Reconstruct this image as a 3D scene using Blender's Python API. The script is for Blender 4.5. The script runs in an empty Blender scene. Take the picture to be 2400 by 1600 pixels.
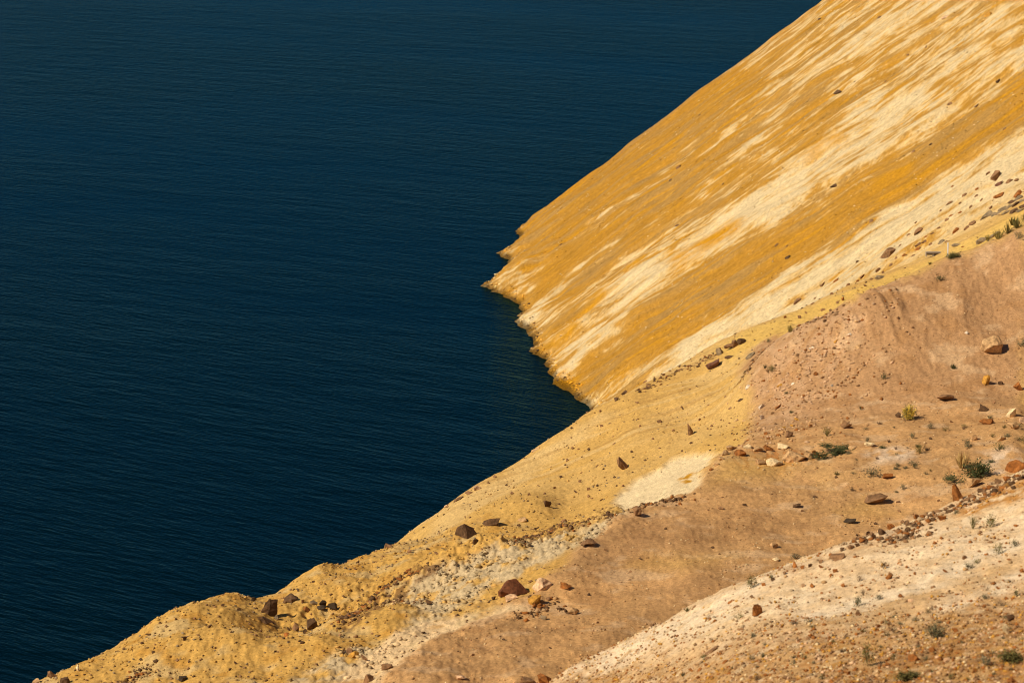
import bpy, bmesh, math, random
import numpy as np
from mathutils import Vector

scene = bpy.context.scene
COL = scene.collection

# ------------------------------------------------------------------ camera
CAM_H = 90.0
PITCH = math.radians(13.0)          # looking down on the lake
F = 6669.0                          # focal length in units of a 2352-wide frame
cam_data = bpy.data.cameras.new('camera')
cam = bpy.data.objects.new('camera', cam_data)
COL.objects.link(cam)
cam.location = (0, 0, CAM_H)
cam.rotation_euler = (math.pi / 2 - PITCH, 0, 0)
cam_data.sensor_width = 36.0
cam_data.lens = 36.0 * F / 2352.0
cam_data.clip_start = 1.0
cam_data.clip_end = 12000.0
cam_data.dof.use_dof = True
cam_data.dof.focus_distance = 320.0
cam_data.dof.aperture_fstop = 0.75
scene.camera = cam

# ------------------------------------------------------------------ light
SUN_AZ = math.radians(-112.0)       # measured from +Y towards +X: from the left, a little behind the camera
SUN_EL = math.radians(41.0)
world = bpy.data.worlds.new('World')
scene.world = world
world.use_nodes = True
wn = world.node_tree
wn.nodes.clear()
sky = wn.nodes.new('ShaderNodeTexSky')
sky.sky_type = 'NISHITA'
sky.sun_disc = False
sky.sun_elevation = SUN_EL
sky.sun_rotation = SUN_AZ
sky.altitude = 2500
sky.air_density = 1.0
sky.dust_density = 0.1
sky.ozone_density = 3.0
bg = wn.nodes.new('ShaderNodeBackground')
bg.inputs['Strength'].default_value = 0.05
wo = wn.nodes.new('ShaderNodeOutputWorld')
tint = wn.nodes.new('ShaderNodeMix')
tint.data_type = 'RGBA'; tint.blend_type = 'MULTIPLY'
tint.inputs['Factor'].default_value = 1.0
# the deep teal-blue sky of the picture
wn.links.new(sky.outputs['Color'], [i for i in tint.inputs if i.name == 'A' and i.type == 'RGBA'][0])
[i for i in tint.inputs if i.name == 'B' and i.type == 'RGBA'][0].default_value = (0.42, 0.80, 1.0, 1.0)
wn.links.new([o_ for o_ in tint.outputs if o_.type == 'RGBA'][0], bg.inputs['Color'])
wn.links.new(bg.outputs['Background'], wo.inputs['Surface'])

sun_data = bpy.data.lights.new('sun', 'SUN')
sun_data.energy = 4.6
sun_data.angle = math.radians(0.5)
sun_data.color = (1.0, 0.855, 0.635)
sun = bpy.data.objects.new('sun', sun_data)
COL.objects.link(sun)
sdir = Vector((math.sin(SUN_AZ) * math.cos(SUN_EL), math.cos(SUN_AZ) * math.cos(SUN_EL), math.sin(SUN_EL)))
sun.rotation_euler = sdir.to_track_quat('Z', 'Y').to_euler()
sun.location = (-200, -50, 300)

scene.view_settings.view_transform = 'Standard'
scene.view_settings.look = 'None'
scene.view_settings.exposure = 0.28
scene.view_settings.gamma = 1.0
scene.view_settings.use_curve_mapping = False
scene.cycles.filter_width = 1.0

# ------------------------------------------------------------------ numpy noise
_rng = np.random.RandomState(7)
_G = _rng.uniform(0, 2 * np.pi, 65536)
_GX, _GY = np.cos(_G).astype(np.float32), np.sin(_G).astype(np.float32)


def perlin(x, y, seed=0):
    x = np.asarray(x, dtype=np.float64); y = np.asarray(y, dtype=np.float64)
    x0 = np.floor(x); y0 = np.floor(y)
    fx = (x - x0).astype(np.float32); fy = (y - y0).astype(np.float32)
    xi = x0.astype(np.int64); yi = y0.astype(np.int64)

    def g(ix, iy):
        h = (ix * 374761393 + iy * 668265263 + seed * 974711)
        h = (h ^ (h >> 13)) * 1274126177
        return (h ^ (h >> 16)) & 65535
    u = fx * fx * fx * (fx * (fx * 6 - 15) + 10)
    v = fy * fy * fy * (fy * (fy * 6 - 15) + 10)
    h = g(xi, yi); n00 = _GX[h] * fx + _GY[h] * fy
    h = g(xi + 1, yi); n10 = _GX[h] * (fx - 1) + _GY[h] * fy
    h = g(xi, yi + 1); n01 = _GX[h] * fx + _GY[h] * (fy - 1)
    h = g(xi + 1, yi + 1); n11 = _GX[h] * (fx - 1) + _GY[h] * (fy - 1)
    a = n00 + u * (n10 - n00)
    b = n01 + u * (n11 - n01)
    return (a + v * (b - a)) * 1.5


def fbm(x, y, octaves=4, seed=0, gain=0.5):
    s = 0; a = 1.0; t = 0
    for i in range(octaves):
        s = s + a * perlin(x * 2 ** i + 17.3 * i, y * 2 ** i - 9.1 * i, seed + i)
        t += a; a *= gain
    return s / t * 1.3


def sstep(a, b, x):
    t = np.clip((x - a) / (b - a), 0, 1)
    return t * t * (3 - 2 * t)


# ------------------------------------------------------------------ terrain height
CP, SP = math.cos(PITCH), math.sin(PITCH)


def pt(px, py, y):
    """the world point at distance y that lies in a given direction from the viewpoint"""
    a = (px - 1176.0) / F; b = (784.0 - py) / F
    dy = CP + b * SP; dz = -SP + b * CP
    s = y / dy
    return (a * s, y, CAM_H + dz * s)


class TPS:
    def __init__(self, pts, smooth=0.0, sy=0.6):
        P = np.array(pts, float)
        self.sy = sy
        self.c = np.column_stack([P[:, 0], P[:, 1] * sy]) / 50.0
        n = len(P)
        K = self._k(self.c, self.c) + np.eye(n) * smooth
        Q = np.column_stack([np.ones(n), self.c])
        A = np.zeros((n + 3, n + 3)); A[:n, :n] = K; A[:n, n:] = Q; A[n:, :n] = Q.T
        w = np.linalg.solve(A, np.concatenate([P[:, 2], np.zeros(3)]))
        self.w, self.a = w[:n], w[n:]

    @staticmethod
    def _k(p, c):
        d2 = (p[:, None, 0] - c[None, :, 0]) ** 2 + (p[:, None, 1] - c[None, :, 1]) ** 2
        return 0.5 * d2 * np.log(d2 + 1e-12)

    def __call__(self, x, y):
        sh = np.shape(x)
        p = np.column_stack([np.ravel(x), np.ravel(y) * self.sy]) / 50.0
        out = np.empty(len(p))
        for i in range(0, len(p), 40000):
            q = p[i:i + 40000]
            out[i:i + 40000] = self._k(q, self.c) @ self.w + self.a[0] + q @ self.a[1:]
        return out.reshape(sh)


# shoreline of the great slope (x as a function of y): smooth part and the ragged waterline
_sy = np.array([240, 280, 310, 330, 352, 370, 390, 410, 430, 450, 471, 495, 525, 565, 620, 700, 900])
_sx = np.array([29, 23.5, 18, 13.5, 9.0, 5.2, 2.2, 0.2, -1.3, -1.4, 1.0, 7.5, 17.5, 34, 61, 105, 230.])
_ry = np.array([300, 345, 352, 360, 368, 376, 388, 394, 400, 408, 413, 420, 427, 433, 440, 445, 452, 458, 465, 471, 480, 900])
_rx = np.array([0, 0, .6, 1.0, -.9, 0, -.4, .6, -.4, .9, 1.2, -.7, -4.1, -1.6, .5, .7, -.9, 1.1, .5, -.6, 0, 0.])


def smooth_interp(y, X, Y):
    # three shifted linear interpolations: rounds the corners
    return sum(np.interp(y + d, X, Y) for d in (-9, -4.5, 0, 4.5, 9)) / 5.0


T_SLOPE = 0.768


def height_slope(x, y):
    xs = smooth_interp(y, _sy, _sx)
    h = T_SLOPE * (x - xs)
    near = np.exp(-np.clip(h, 0, None) / 7.0)
    rag = np.interp(y + 1.5 * perlin(x / 4, y / 3, 19), _ry, _rx) + 1.3 * fbm(y / 7.0, x / 9, 4, 15, 0.6) + 0.25 * fbm(y / 1.4, x / 1.5, 3, 17)
    h = h - T_SLOPE * rag * near
    return h, xs


NEAR = [  # (px, py, distance) seen, then world points hidden from here
    # nose of the yellow bank and its ridge up to the rocks
    (890, 1268, 286), (985, 1195, 290), (1100, 1118, 294), (1215, 1040, 299), (1340, 958, 305), (1500, 872, 311), (1640, 792, 316),
    (1850, 700, 317), (2000, 640, 317), (2140, 592, 314), (2250, 530, 314), (2352, 470, 316),
    # face of the yellow bank
    (960, 1238, 277), (1100, 1150, 281), (1250, 1080, 287), (1400, 1010, 288), (1450, 1000, 285), (1560, 930, 292), (1600, 860, 303),
    (1560, 1040, 270), (1420, 1090, 270), (1500, 1100, 261), (1450, 1125, 258), (1570, 1075, 258), (1660, 960, 278), (1690, 880, 288),
    # gully in front of it
    (1300, 1160, 266), (1200, 1195, 261), (1070, 1222, 257), (1130, 1205, 259), (1010, 1250, 254), (1180, 1150, 270), (1330, 1195, 250),
    # tan bank crest, face and foot
    (2352, 530, 288), (2180, 590, 290), (2080, 640, 286), (1960, 700, 283), (1800, 770, 287), (1740, 820, 285), (1730, 900, 278),
    (2200, 700, 280), (2352, 660, 281), (2050, 780, 274), (1900, 870, 271), (1800, 930, 270),
    (1740, 985, 262), (1850, 985, 258), (2090, 955, 258), (2170, 900, 263), (2240, 840, 268), (2352, 770, 273),
    # plain
    (1640, 1062, 245), (1700, 1030, 252), (1800, 1050, 246), (2000, 1030, 245), (2200, 980, 253), (2352, 900, 262), (2352, 1040, 238),
    (1540, 1130, 235), (1450, 1165, 231), (1380, 1200, 226), (1300, 1240, 222), (1800, 1200, 225), (2050, 1150, 230), (2352, 1000, 244), (1600, 1300, 213),
    (1500, 1300, 214), (1300, 1400, 203), (1600, 1420, 200), (1300, 1568, 185), (1050, 1550, 186), (1250, 1330, 210),
    # grey rubble ridge and the hummocks
    (1180, 1250, 230), (1050, 1290, 226), (960, 1300, 229), (850, 1325, 232), (900, 1390, 219), (1000, 1440, 202), (850, 1500, 196), (1100, 1380, 208),
    (830, 1296, 258), (765, 1326, 247), (720, 1327, 240), (610, 1364, 232), (540, 1362, 228), (480, 1378, 225), (350, 1440, 217), (180, 1528, 208), (80, 1565, 203),
    (600, 1390, 224), (700, 1400, 224), (690, 1450, 214), (780, 1420, 215), (560, 1440, 213), (430, 1440, 208), (640, 1500, 201), (480, 1520, 200), (300, 1520, 203), (780, 1480, 202),
    (600, 1568, 190), (250, 1568, 196), (800, 1568, 187),
]
near_pts = [pt(*p) for p in NEAR]
near_pts += [
    # beyond the crests the bank drops to the lake
    (-12.6, 300, -9), (-9, 308, -9), (-3, 314, -8), (2, 320, -7), (8, 328, -4), (14, 331, 0), (24, 336, 6), (36, 340, 12), (46, 340, 18), (58, 340, 28),
    (-20, 290, -8), (-16, 272, 0), (-24, 268, -6), (-18, 262, 1), (-28, 250, -4), (-22, 252, 0.5), (-34, 240, -4), (-29, 240, 2), (-44, 225, -3), (-40, 222, 4), (-58, 212, -4), (-50, 205, 10),
    (-40, 192, 18), (-70, 195, -3), (-60, 180, 14), (-30, 170, 20), (-10, 165, 23), (20, 165, 24), (-10, 120, 24), (-60, 130, 18), (40, 150, 26), (20, 110, 26),
    (-95, 170, -4), (-95, 110, 10), (-55, 300, -14), (-30, 330, -14), (0, 360, -14), (20, 375, -10), (50, 380, 10), (-90, 240, -14),
    # the ground drops behind the crest of the tan bank
    (44, 301, 27.2), (38.5, 297, 26.0), (33, 294, 24.0), (50, 301, 30.0), (55, 302, 33.0),
    # out of frame to the right the bank keeps rising
    (70, 315, 42), (70, 285, 41), (65, 260, 30), (62, 230, 27), (60, 190, 30), (95, 315, 58), (95, 260, 48), (95, 200, 44), (80, 340, 45), (110, 350, 66), (85, 150, 44), (120, 120, 60),
]
tps_near = TPS(near_pts, 1e-4)

FORE = [(1270, 1560, 156), (1440, 1468, 157), (1640, 1370, 158), (1820, 1292, 160), (2000, 1232, 161), (2200, 1155, 164), (2352, 1085, 167),
        (1700, 1500, 136), (2000, 1400, 139), (2352, 1350, 136), (2352, 1200, 150), (2000, 1568, 119), (1600, 1568, 136), (2352, 1568, 110), (1420, 1550, 149), (1850, 1330, 150), (2150, 1300, 145)]
fore_pts = [pt(*p) for p in FORE]
fore_pts += [(2, 170, 22), (10, 176, 22), (20, 182, 24), (30, 188, 26), (40, 192, 30), (10, 205, 0), (40, 220, 8), (-8, 145, 27), (-18, 150, 18), (-10, 110, 40), (-30, 110, 26),
             (-60, 120, 8), (-20, 60, 58), (-60, 50, 45), (0, 30, 73), (15, 30, 76), (60, 40, 90), (50, 110, 66), (60, 170, 48), (90, 120, 80), (-10, 190, 2), (70, 210, 30), (-40, 180, -5)]
tps_fore = TPS(fore_pts, 1e-4)


def smax(a, b, k):
    h = np.clip(0.5 + 0.5 * (a - b) / k, 0, 1)
    return b + (a - b) * h + k * h * (1 - h)


MOUNDS = [(560, 1458, 214, 1.0, 4.2, 4.5), (575, 1550, 202, 1.4, 4.0, 4.5), (350, 1530, 203, 0.5, 4.0, 4.0), (690, 1412, 222, 0.7, 2.4, 3.5), (745, 1356, 237, 0.9, 2.2, 5.0), (500, 1396, 224, 0.15, 2.4, 5.0), (625, 1405, 229, -0.5, 1.6, 6.0), (2050, 705, 281, 0.9, 2.8, 5.5), (2240, 690, 279, 0.5, 2.6, 6.0), (905, 1450, 208, 1.3, 3.6, 4.5),
          (800, 1400, 228, 0.8, 2.6, 5.0), (1155, 1290, 227, 1.3, 3.0, 4.0), (1010, 1330, 224, 0.9, 3.2, 4.0), (1240, 1205, 265, 1.2, 3.6, 5.0), (1100, 1290, 240, 0.9, 4.0, 4.0), (760, 1530, 200, 0.9, 3.0, 4.0)]


def coarse(fn, X, Y, k=5):
    """a smooth surface on every k-th grid line, filled in between"""
    if X.ndim < 2 or min(X.shape) < 3 * k:
        return fn(X, Y)
    nr, nc = X.shape
    ri = np.unique(np.append(np.arange(0, nr, k), nr - 1)); ci = np.unique(np.append(np.arange(0, nc, k), nc - 1))
    Z = fn(X[np.ix_(ri, ci)], Y[np.ix_(ri, ci)])
    r = np.arange(nr); a = np.clip(np.searchsorted(ri, r, 'right') - 1, 0, len(ri) - 2)
    t = ((r - ri[a]) / (ri[a + 1] - ri[a]))[:, None]
    Z = Z[a] * (1 - t) + Z[a + 1] * t
    c = np.arange(nc); a = np.clip(np.searchsorted(ci, c, 'right') - 1, 0, len(ci) - 2)
    t = ((c - ci[a]) / (ci[a + 1] - ci[a]))[None, :]
    return Z[:, a] * (1 - t) + Z[:, a + 1] * t


def terrain(x, y, detail=True):
    x = np.asarray(x, float); y = np.asarray(y, float)
    a, xs = height_slope(x, y)
    n = coarse(tps_near, x, y)
    f = coarse(tps_fore, x, y)
    n = n - 60 * sstep(400, 480, y)
    f = f - 60 * sstep(215, 250, y)
    a = a - 60 * sstep(300, 230, y)
    # shares of the three landforms
    wa = sstep(-1.6, 1.6, a - np.maximum(n, f))
    wf = sstep(-1.0, 1.0, f - np.maximum(n, a))
    wn_ = np.clip(1 - wa - wf, 0, 1)
    z = smax(smax(a, n, 1.2), f, 1.0)
    if not detail:
        return z
    # relief of each landform
    u = y + 0.22 * (x - xs)
    w = x + 2.0 * fbm(x / 30, y / 60, 2, 11)
    uw = u + 1.6 * fbm(x / 24, u / 30, 2, 21) + 0.45 * fbm(x / 5, u / 7, 2, 23)
    ra = 0.9 * fbm(uw / 9.0, w / 40, 2, 31) + 0.34 * fbm(uw / 4.0, w / 18, 4, 41) + 0.30 * (0.3 - np.abs(fbm(uw / 2.0, w / 16, 3, 51))) + 0.45 * fbm(u / 7, w / 9, 3, 55) + 0.018 * fbm(uw / 0.9, w / 0.4, 2, 53)
    rn = 0.28 * fbm(x / 7, y / 9, 3, 61) + 0.05 * fbm(x / 1.6, y / 2.6, 2, 71) + 0.05 * fbm(x / 0.45, y / 0.9, 2, 73)
    # rougher on the hummocks to the left and around the rubble ridge
    hum = sstep(8, -6, x) * sstep(275, 255, y)
    rn = rn + 0.22 * fbm(x / 5, y / 11, 2, 80) + hum * (0.30 * fbm(x / 4, y / 7, 4, 81, 0.6) + 0.14 * (0.3 - np.abs(fbm(x / 2.2, y / 5.0, 4, 83))) + 0.07 * fbm(x / 0.45, y / 1.0, 2, 84))
    for (mx, my, md, mh, sx_, sy_) in MOUNDS:
        qx, qy, _ = pt(mx * 0.98, my * 0.98, md)
        ddx = x - qx
        if mx > 1900:
            ddx = ddx + 1.2 * fbm(y / 5, x / 3, 2, 78)
        rn = rn + 1.1 * mh * np.exp(-(ddx / np.where(ddx > 0, sx_ * 0.7, sx_ * 1.3)) ** 2 - ((y - qy) / sy_) ** 2)
    rub = np.exp(-((y - 226 - 0.55 * (x + 2)) / 9.0) ** 2) * sstep(16, 8, x) * sstep(-22, -14, x)
    rn = rn + rub * (0.32 * np.abs(fbm(x / 1.6, y / 2.6, 3, 85)) + 0.25 * fbm(x / 0.6, y / 0.9, 2, 87))
    face = sstep(24, 30, x) * sstep(262, 268, y) * sstep(292, 286, y)
    rn = rn + face * (0.26 * fbm(x / 1.0 + 0.12 * y, y / 12, 3, 88) * (0.10 + 1.5 * np.exp(-((x - 35) / 3.0) ** 2) * sstep(272, 278, y)) + 0.17 * (0.3 - np.abs(fbm(x / 2.4 + 0.10 * y, y / 10, 4, 92))) + 0.04 * fbm(x / 0.4, y / 0.7, 2, 90))
    rf = 0.30 * fbm(x / 5, y / 5, 3, 91) + 0.10 * fbm(x / 0.9, y / 0.9, 3, 95)
    z = z + wa * ra * sstep(-3, 3, z) + wn_ * rn + wf * rf
    return z, a, n, f, wa, wn_, wf, u, uw, w, xs, hum


# ------------------------------------------------------------------ terrain grid
ang = np.concatenate([np.linspace(-0.60, -0.34, 12, endpoint=False), np.linspace(-0.34, -0.186, 40, endpoint=False), np.linspace(-0.186, 0.186, 900, endpoint=False), np.linspace(0.186, 0.40, 60, endpoint=False), np.linspace(0.40, 0.80, 20)])
ys = [20.0]
while ys[-1] < 720:
    y = ys[-1]
    if y < 100: d = 2.0
    elif y < 170: d = 0.20
    elif y < 320: d = 0.27
    elif y < 338: d = 0.35
    elif y < 486: d = 0.24
    elif y < 520: d = 1.0
    else: d = 6.0
    ys.append(y + d)
ys = np.array(ys)
AA, YY = np.meshgrid(ang, ys)
XX = AA * YY
(ZZ, HA, HN, HF, WA, WN, WF, UU, UW, WW, XS, HUM) = terrain(XX, YY)

# coarse lookup used to stand things on the ground
def ground_z(x, y):
    return float(terrain(np.array([x]), np.array([y]))[0][0])


_az = ang; _yz = ys


def zgrid(x, y):
    """bilinear height from the grid"""
    x = np.asarray(x, float); y = np.asarray(y, float)
    a = x / y
    j = np.clip(np.searchsorted(_az, a) - 1, 0, len(_az) - 2)
    i = np.clip(np.searchsorted(_yz, y) - 1, 0, len(_yz) - 2)
    tx = (a - _az[j]) / (_az[j + 1] - _az[j]); ty = (y - _yz[i]) / (_yz[i + 1] - _yz[i])
    return (ZZ[i, j] * (1 - tx) + ZZ[i, j + 1] * tx) * (1 - ty) + (ZZ[i + 1, j] * (1 - tx) + ZZ[i + 1, j + 1] * tx) * ty


_march = np.arange(100, 700, 0.12)


def at(px, py):
    """where the line of sight through a spot meets the ground"""
    a = (px - 1176.0) / F; b = (784.0 - py) / F
    dy = CP + b * SP; dz = -SP + b * CP
    s = _march / dy
    zr = CAM_H + dz * s
    zt = zgrid(a * s, _march)
    hit = np.nonzero(zr <= zt)[0]
    k = hit[0] if len(hit) else len(_march) - 1
    return a * s[k], _march[k], zt[k]


# ------------------------------------------------------------------ colours of the ground
def lin(*c):
    c = np.array(c, float) / 255.0
    return np.where(c <= 0.04045, c / 12.92, ((c + 0.055) / 1.055) ** 2.4)


def poly_xy(pix):
    return np.array([at(*p)[:2] for p in pix])


def poly_mask(P, X, Y, soft, sx=1.0, sy=1.0):
    """1 inside a plan polygon, fading over 'soft' metres at its edge"""
    P = np.array(P, float) * (sx, sy)
    out = np.zeros(X.shape)
    xs_, ys_ = X * sx, Y * sy
    m = (xs_ > P[:, 0].min() - soft) & (xs_ < P[:, 0].max() + soft) & (ys_ > P[:, 1].min() - soft) & (ys_ < P[:, 1].max() + soft)
    x = xs_[m]; y = ys_[m]
    d = np.full(x.shape, 1e9); ins = np.zeros(x.shape, bool)
    n = len(P)
    for i in range(n):
        (x0, y0), (x1, y1) = P[i], P[(i + 1) % n]
        ex, ey = x1 - x0, y1 - y0
        t = np.clip(((x - x0) * ex + (y - y0) * ey) / (ex * ex + ey * ey + 1e-9), 0, 1)
        d = np.minimum(d, (x - x0 - t * ex) ** 2 + (y - y0 - t * ey) ** 2)
        c = ((y0 > y) != (y1 > y))
        if abs(ey) > 1e-9:
            ins ^= c & (x < x0 + (y - y0) * ex / ey)
    d = np.sqrt(d)
    sd = np.where(ins, d, -d)
    out[m] = sstep(-soft, soft, sd)
    return out


ALB = np.zeros(XX.shape + (3,))


def paint(mask, c):
    global ALB
    ALB = ALB * (1 - mask[..., None]) + np.array(c) * mask[..., None]


C_PALE = np.array([0.59, 0.40, 0.165])
C_CREAM = np.array([0.57, 0.465, 0.295])
C_OCHRE = np.array([0.39, 0.192, 0.022])
C_GOLD = np.array([0.50, 0.235, 0.008])
C_DUN = np.array([0.34, 0.20, 0.062])
C_OLIVE = np.array([0.54, 0.325, 0.092])
C_TAN = np.array([0.41, 0.232, 0.108])
C_BROWN = np.array([0.50, 0.285, 0.116])
C_PINK = np.array([0.66, 0.47, 0.26])
C_GREY = np.array([0.50, 0.39, 0.235])
C_HUM = np.array([0.54, 0.315, 0.08])
C_WHITE = np.array([0.66, 0.52, 0.38])
C_RUST = np.array([0.36, 0.13, 0.025])

# --- the great slope: streaks running down it
wob = 3.0 * fbm(UW / 7, WW / 14, 3, 101)
UR = UW + 0.38 * fbm(UW / 1.4, WW / 2.8, 3, 112)
UL = UW + 0.25 * fbm(UW / 1.2, WW / 1.6, 2, 114)
streak = 0.26 * fbm(UR / 10, WW / 40, 3, 103) + 0.44 * fbm(UR / 3.2, WW / 6.0, 5, 107, 0.62) + 0.38 * fbm(UL / 1.0, WW / 13, 4, 109, 0.62) + 0.12 * fbm(UW / 2.6, WW / 1.8, 3, 111)
base = np.zeros(XX.shape)
Uw = UW + 0.6 * wob
def band(pix, soft=2.5):
    P = poly_xy(pix)
    xs = smooth_interp(P[:, 1], _sy, _sx)
    P = np.column_stack([P[:, 0], P[:, 1] + 0.22 * (P[:, 0] - xs)])
    return poly_mask(P, XX + 0.9 * fbm(UU / 5, XX / 3, 2, 113), UU + 0.8 * wob + 1.2 * fbm(XX / 2.5, UU / 3, 2, 117), soft, 1.0, 0.45)
ochre = 0
for pix in ([(1172, 535), (1500, 272), (1660, 172), (1760, 190), (1640, 280), (1500, 400), (1330, 530), (1220, 620)],
            [(1300, 880), (1400, 790), (1560, 645), (1750, 545), (1950, 450), (2200, 275), (2352, 175), (2352, 270), (2150, 385), (1960, 525), (1780, 625), (1640, 725), (1440, 860), (1340, 905)],
            [(1230, 640), (1400, 520), (1600, 370), (1700, 330), (1560, 470), (1380, 610), (1260, 690)]):
    ochre = np.maximum(ochre, band(pix))
pale = 0
for pix in ([(1370, 700), (1560, 560), (1760, 430), (1960, 300), (2110, 215), (2140, 240), (1980, 340), (1800, 470), (1580, 600), (1420, 690)],
            [(1285, 825), (1350, 765), (1425, 738), (1440, 750), (1380, 790), (1300, 845)],
            [(1400, 925), (1560, 800), (1800, 640), (2000, 510), (2200, 400), (2352, 280), (2352, 480), (2130, 600), (1850, 720), (1600, 830), (1450, 920)],
            [(1200, 720), (1330, 600), (1390, 570), (1290, 670), (1215, 745)]):
    pale = np.maximum(pale, band(pix))
gold = 0
for pix in ([(1300, 745), (1385, 660), (1400, 665), (1330, 735)], [(1540, 600), (1620, 545), (1700, 505), (1690, 530), (1600, 590), (1555, 620)],
            [(1840, 362), (1925, 308), (1935, 318), (1860, 365)], [(2010, 420), (2090, 370), (2085, 385), (2020, 425)],
            [(1390, 900), (1400, 880), (1455, 848), (1458, 858), (1420, 885)], [(1245, 870), (1290, 850), (1330, 880), (1300, 900), (1262, 888)],
            [(1260, 800), (1310, 745), (1330, 750), (1290, 800)]):
    gold = np.maximum(gold, band(pix, 1.2))
s = streak + 0.32 * ochre - 0.40 * pale + 0.10
s = s - 0.14 * sstep(22, 44, ZZ) * (1 - 0.6 * ochre) + 0.16 * fbm(UW / 5, WW / 4, 4, 126, 0.6)
mix = 0.55 * sstep(-0.07, 0.04, s + 0.06 * perlin(XX / 0.3, YY / 0.7, 119)) + 0.45 * sstep(-0.42, 0.36, s)
SL = C_PALE * (1 - mix[..., None]) + C_OCHRE * mix[..., None]
cream = sstep(0.0, -0.35, s)
SL = SL * (1 - 0.7 * cream[..., None]) + C_CREAM * 0.7 * cream[..., None]
dun = sstep(-0.1, 0.35, fbm(UW / 3, WW / 16, 3, 121)) * 0.75
SL = SL * (1 - dun[..., None] * mix[..., None]) + C_DUN * (dun * mix)[..., None]
hair = fbm(UW / 0.55, WW / 30, 3, 127)
SL = SL * (1 + 0.20 * hair + 0.12 * fbm(UW / 4, WW / 3, 4, 130, 0.6))[..., None]
gold = gold * sstep(-0.5, 0.1, streak + 0.2)
gold = np.maximum(gold, 0.6 * sstep(0.30, 0.42, fbm(UW / 1.6, WW / 14, 3, 131)) * sstep(0.2, 0.6, mix))
SL = SL * (1 - gold[..., None]) + C_GOLD * gold[..., None]
# --- yellow bank, plain, hummocks
patch = fbm(XX / 14, YY / 18, 3, 141)
fine = fbm(XX / 1.5, YY / 2.5, 3, 143)
NB = C_OLIVE * (1 - sstep(-0.3, 0.5, patch)[..., None] * 0.35) + C_PALE * sstep(-0.3, 0.5, patch)[..., None] * 0.35
ALB = NB.copy()
Xj = XX + 0.5 * fbm(XX / 2.5, YY / 3.5, 3, 151); Yj = YY + 1.2 * fbm(XX / 2.5 + 40, YY / 3.5, 3, 153)
def area(pix, soft=0.6):
    return poly_mask(poly_xy(pix), Xj, Yj, soft, 1.0, 0.5)
# hummock colour
paint(sstep(268, 250, Yj) * sstep(12, 2, Xj), C_HUM)
# pale streak down the nose
paint(0.75 * area([(870, 1275), (1000, 1195), (1200, 1060), (1380, 950), (1420, 950), (1250, 1070), (1080, 1180), (960, 1245)], 1.2), C_PALE)
nose = sstep(277, 286, YY) * (1 - WA)
paint(0.65 * nose * sstep(0.02, 0.32, fbm(YY / 2.2 + 0.02 * XX, XX / 16, 3, 145)), C_PALE)
paint(0.45 * nose * sstep(0.10, 0.40, fbm(YY / 1.6 + 11, XX / 12, 3, 147)), np.array([0.36, 0.20, 0.06]))
# tan bank and plain
m_tan = area([(1700, 850), (1730, 800), (1850, 735), (2080, 640), (2180, 590), (2300, 545), (2352, 520), (2352, 760), (2352, 1000), (2352, 1090), (2000, 1240), (1640, 1380), (1260, 1568),
              (860, 1568), (930, 1510), (1010, 1460), (1150, 1405), (1300, 1310), (1340, 1250), (1440, 1180), (1560, 1140), (1640, 1065), (1720, 1010), (1730, 930)], 1.0)
m_tan = np.maximum(m_tan, sstep(45, 50, XX) * sstep(288, 284, Yj + 0.0 * XX) * (WF < 0.5))
paint(m_tan, C_TAN)
paint(m_tan * 0.9 * sstep(266, 250, YY), C_BROWN)
paint(area([(1300, 1290), (1480, 1180), (1700, 1190), (1900, 1180), (2000, 1230), (1640, 1370), (1500, 1430), (1330, 1330)], 3.0) * 0.5 * sstep(-0.4, 0.4, patch), np.array([0.35, 0.195, 0.085]))
paint(0.8 * area([(1640, 800), (1850, 708), (2130, 600), (2352, 480), (2352, 520), (2180, 583), (1960, 693), (1780, 770), (1680, 830)], 0.8), np.array([0.60, 0.385, 0.10]))
pl = m_tan * sstep(268, 255, YY)
ALB *= (1 + pl * (0.22 * fbm(XX / 7, YY / 6, 3, 155) + 0.16 * fbm(XX / 1.6, YY / 2.2, 3, 157)))[..., None]
paint(0.55 * m_tan * sstep(0.12, 0.40, fbm(XX / 5, YY / 4, 4, 148, 0.6)), np.array([0.58, 0.39, 0.22]))
paint(0.50 * m_tan * sstep(0.16, 0.42, fbm(XX / 4 + 31, YY / 3.5, 4, 149, 0.6)), np.array([0.36, 0.185, 0.07]))
for pix, k_ in (([(1330, 1252), (1480, 1178), (1700, 1188), (1900, 1196), (1890, 1222), (1700, 1248), (1500, 1272), (1380, 1284)], 0.62),
               ([(1420, 1500), (1560, 1425), (1660, 1350), (1720, 1335), (1640, 1320), (1500, 1400), (1350, 1470)], 0.5),
               ([(1040, 1475), (1180, 1415), (1340, 1435), (1320, 1490), (1150, 1520), (1000, 1515)], 0.45),
               ([(870, 1568), (1010, 1520), (1250, 1540), (1240, 1568)], 0.4), ([(1640, 1070), (1850, 1075), (2050, 1110), (1900, 1140), (1700, 1120)], -0.35)):
    paint(abs(k_) * area(pix, 1.6) * sstep(-0.5, 0.2, fine) * (1 - WF), np.array([0.33, 0.18, 0.075]) if k_ > 0 else np.array([0.52, 0.32, 0.12]))
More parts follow.
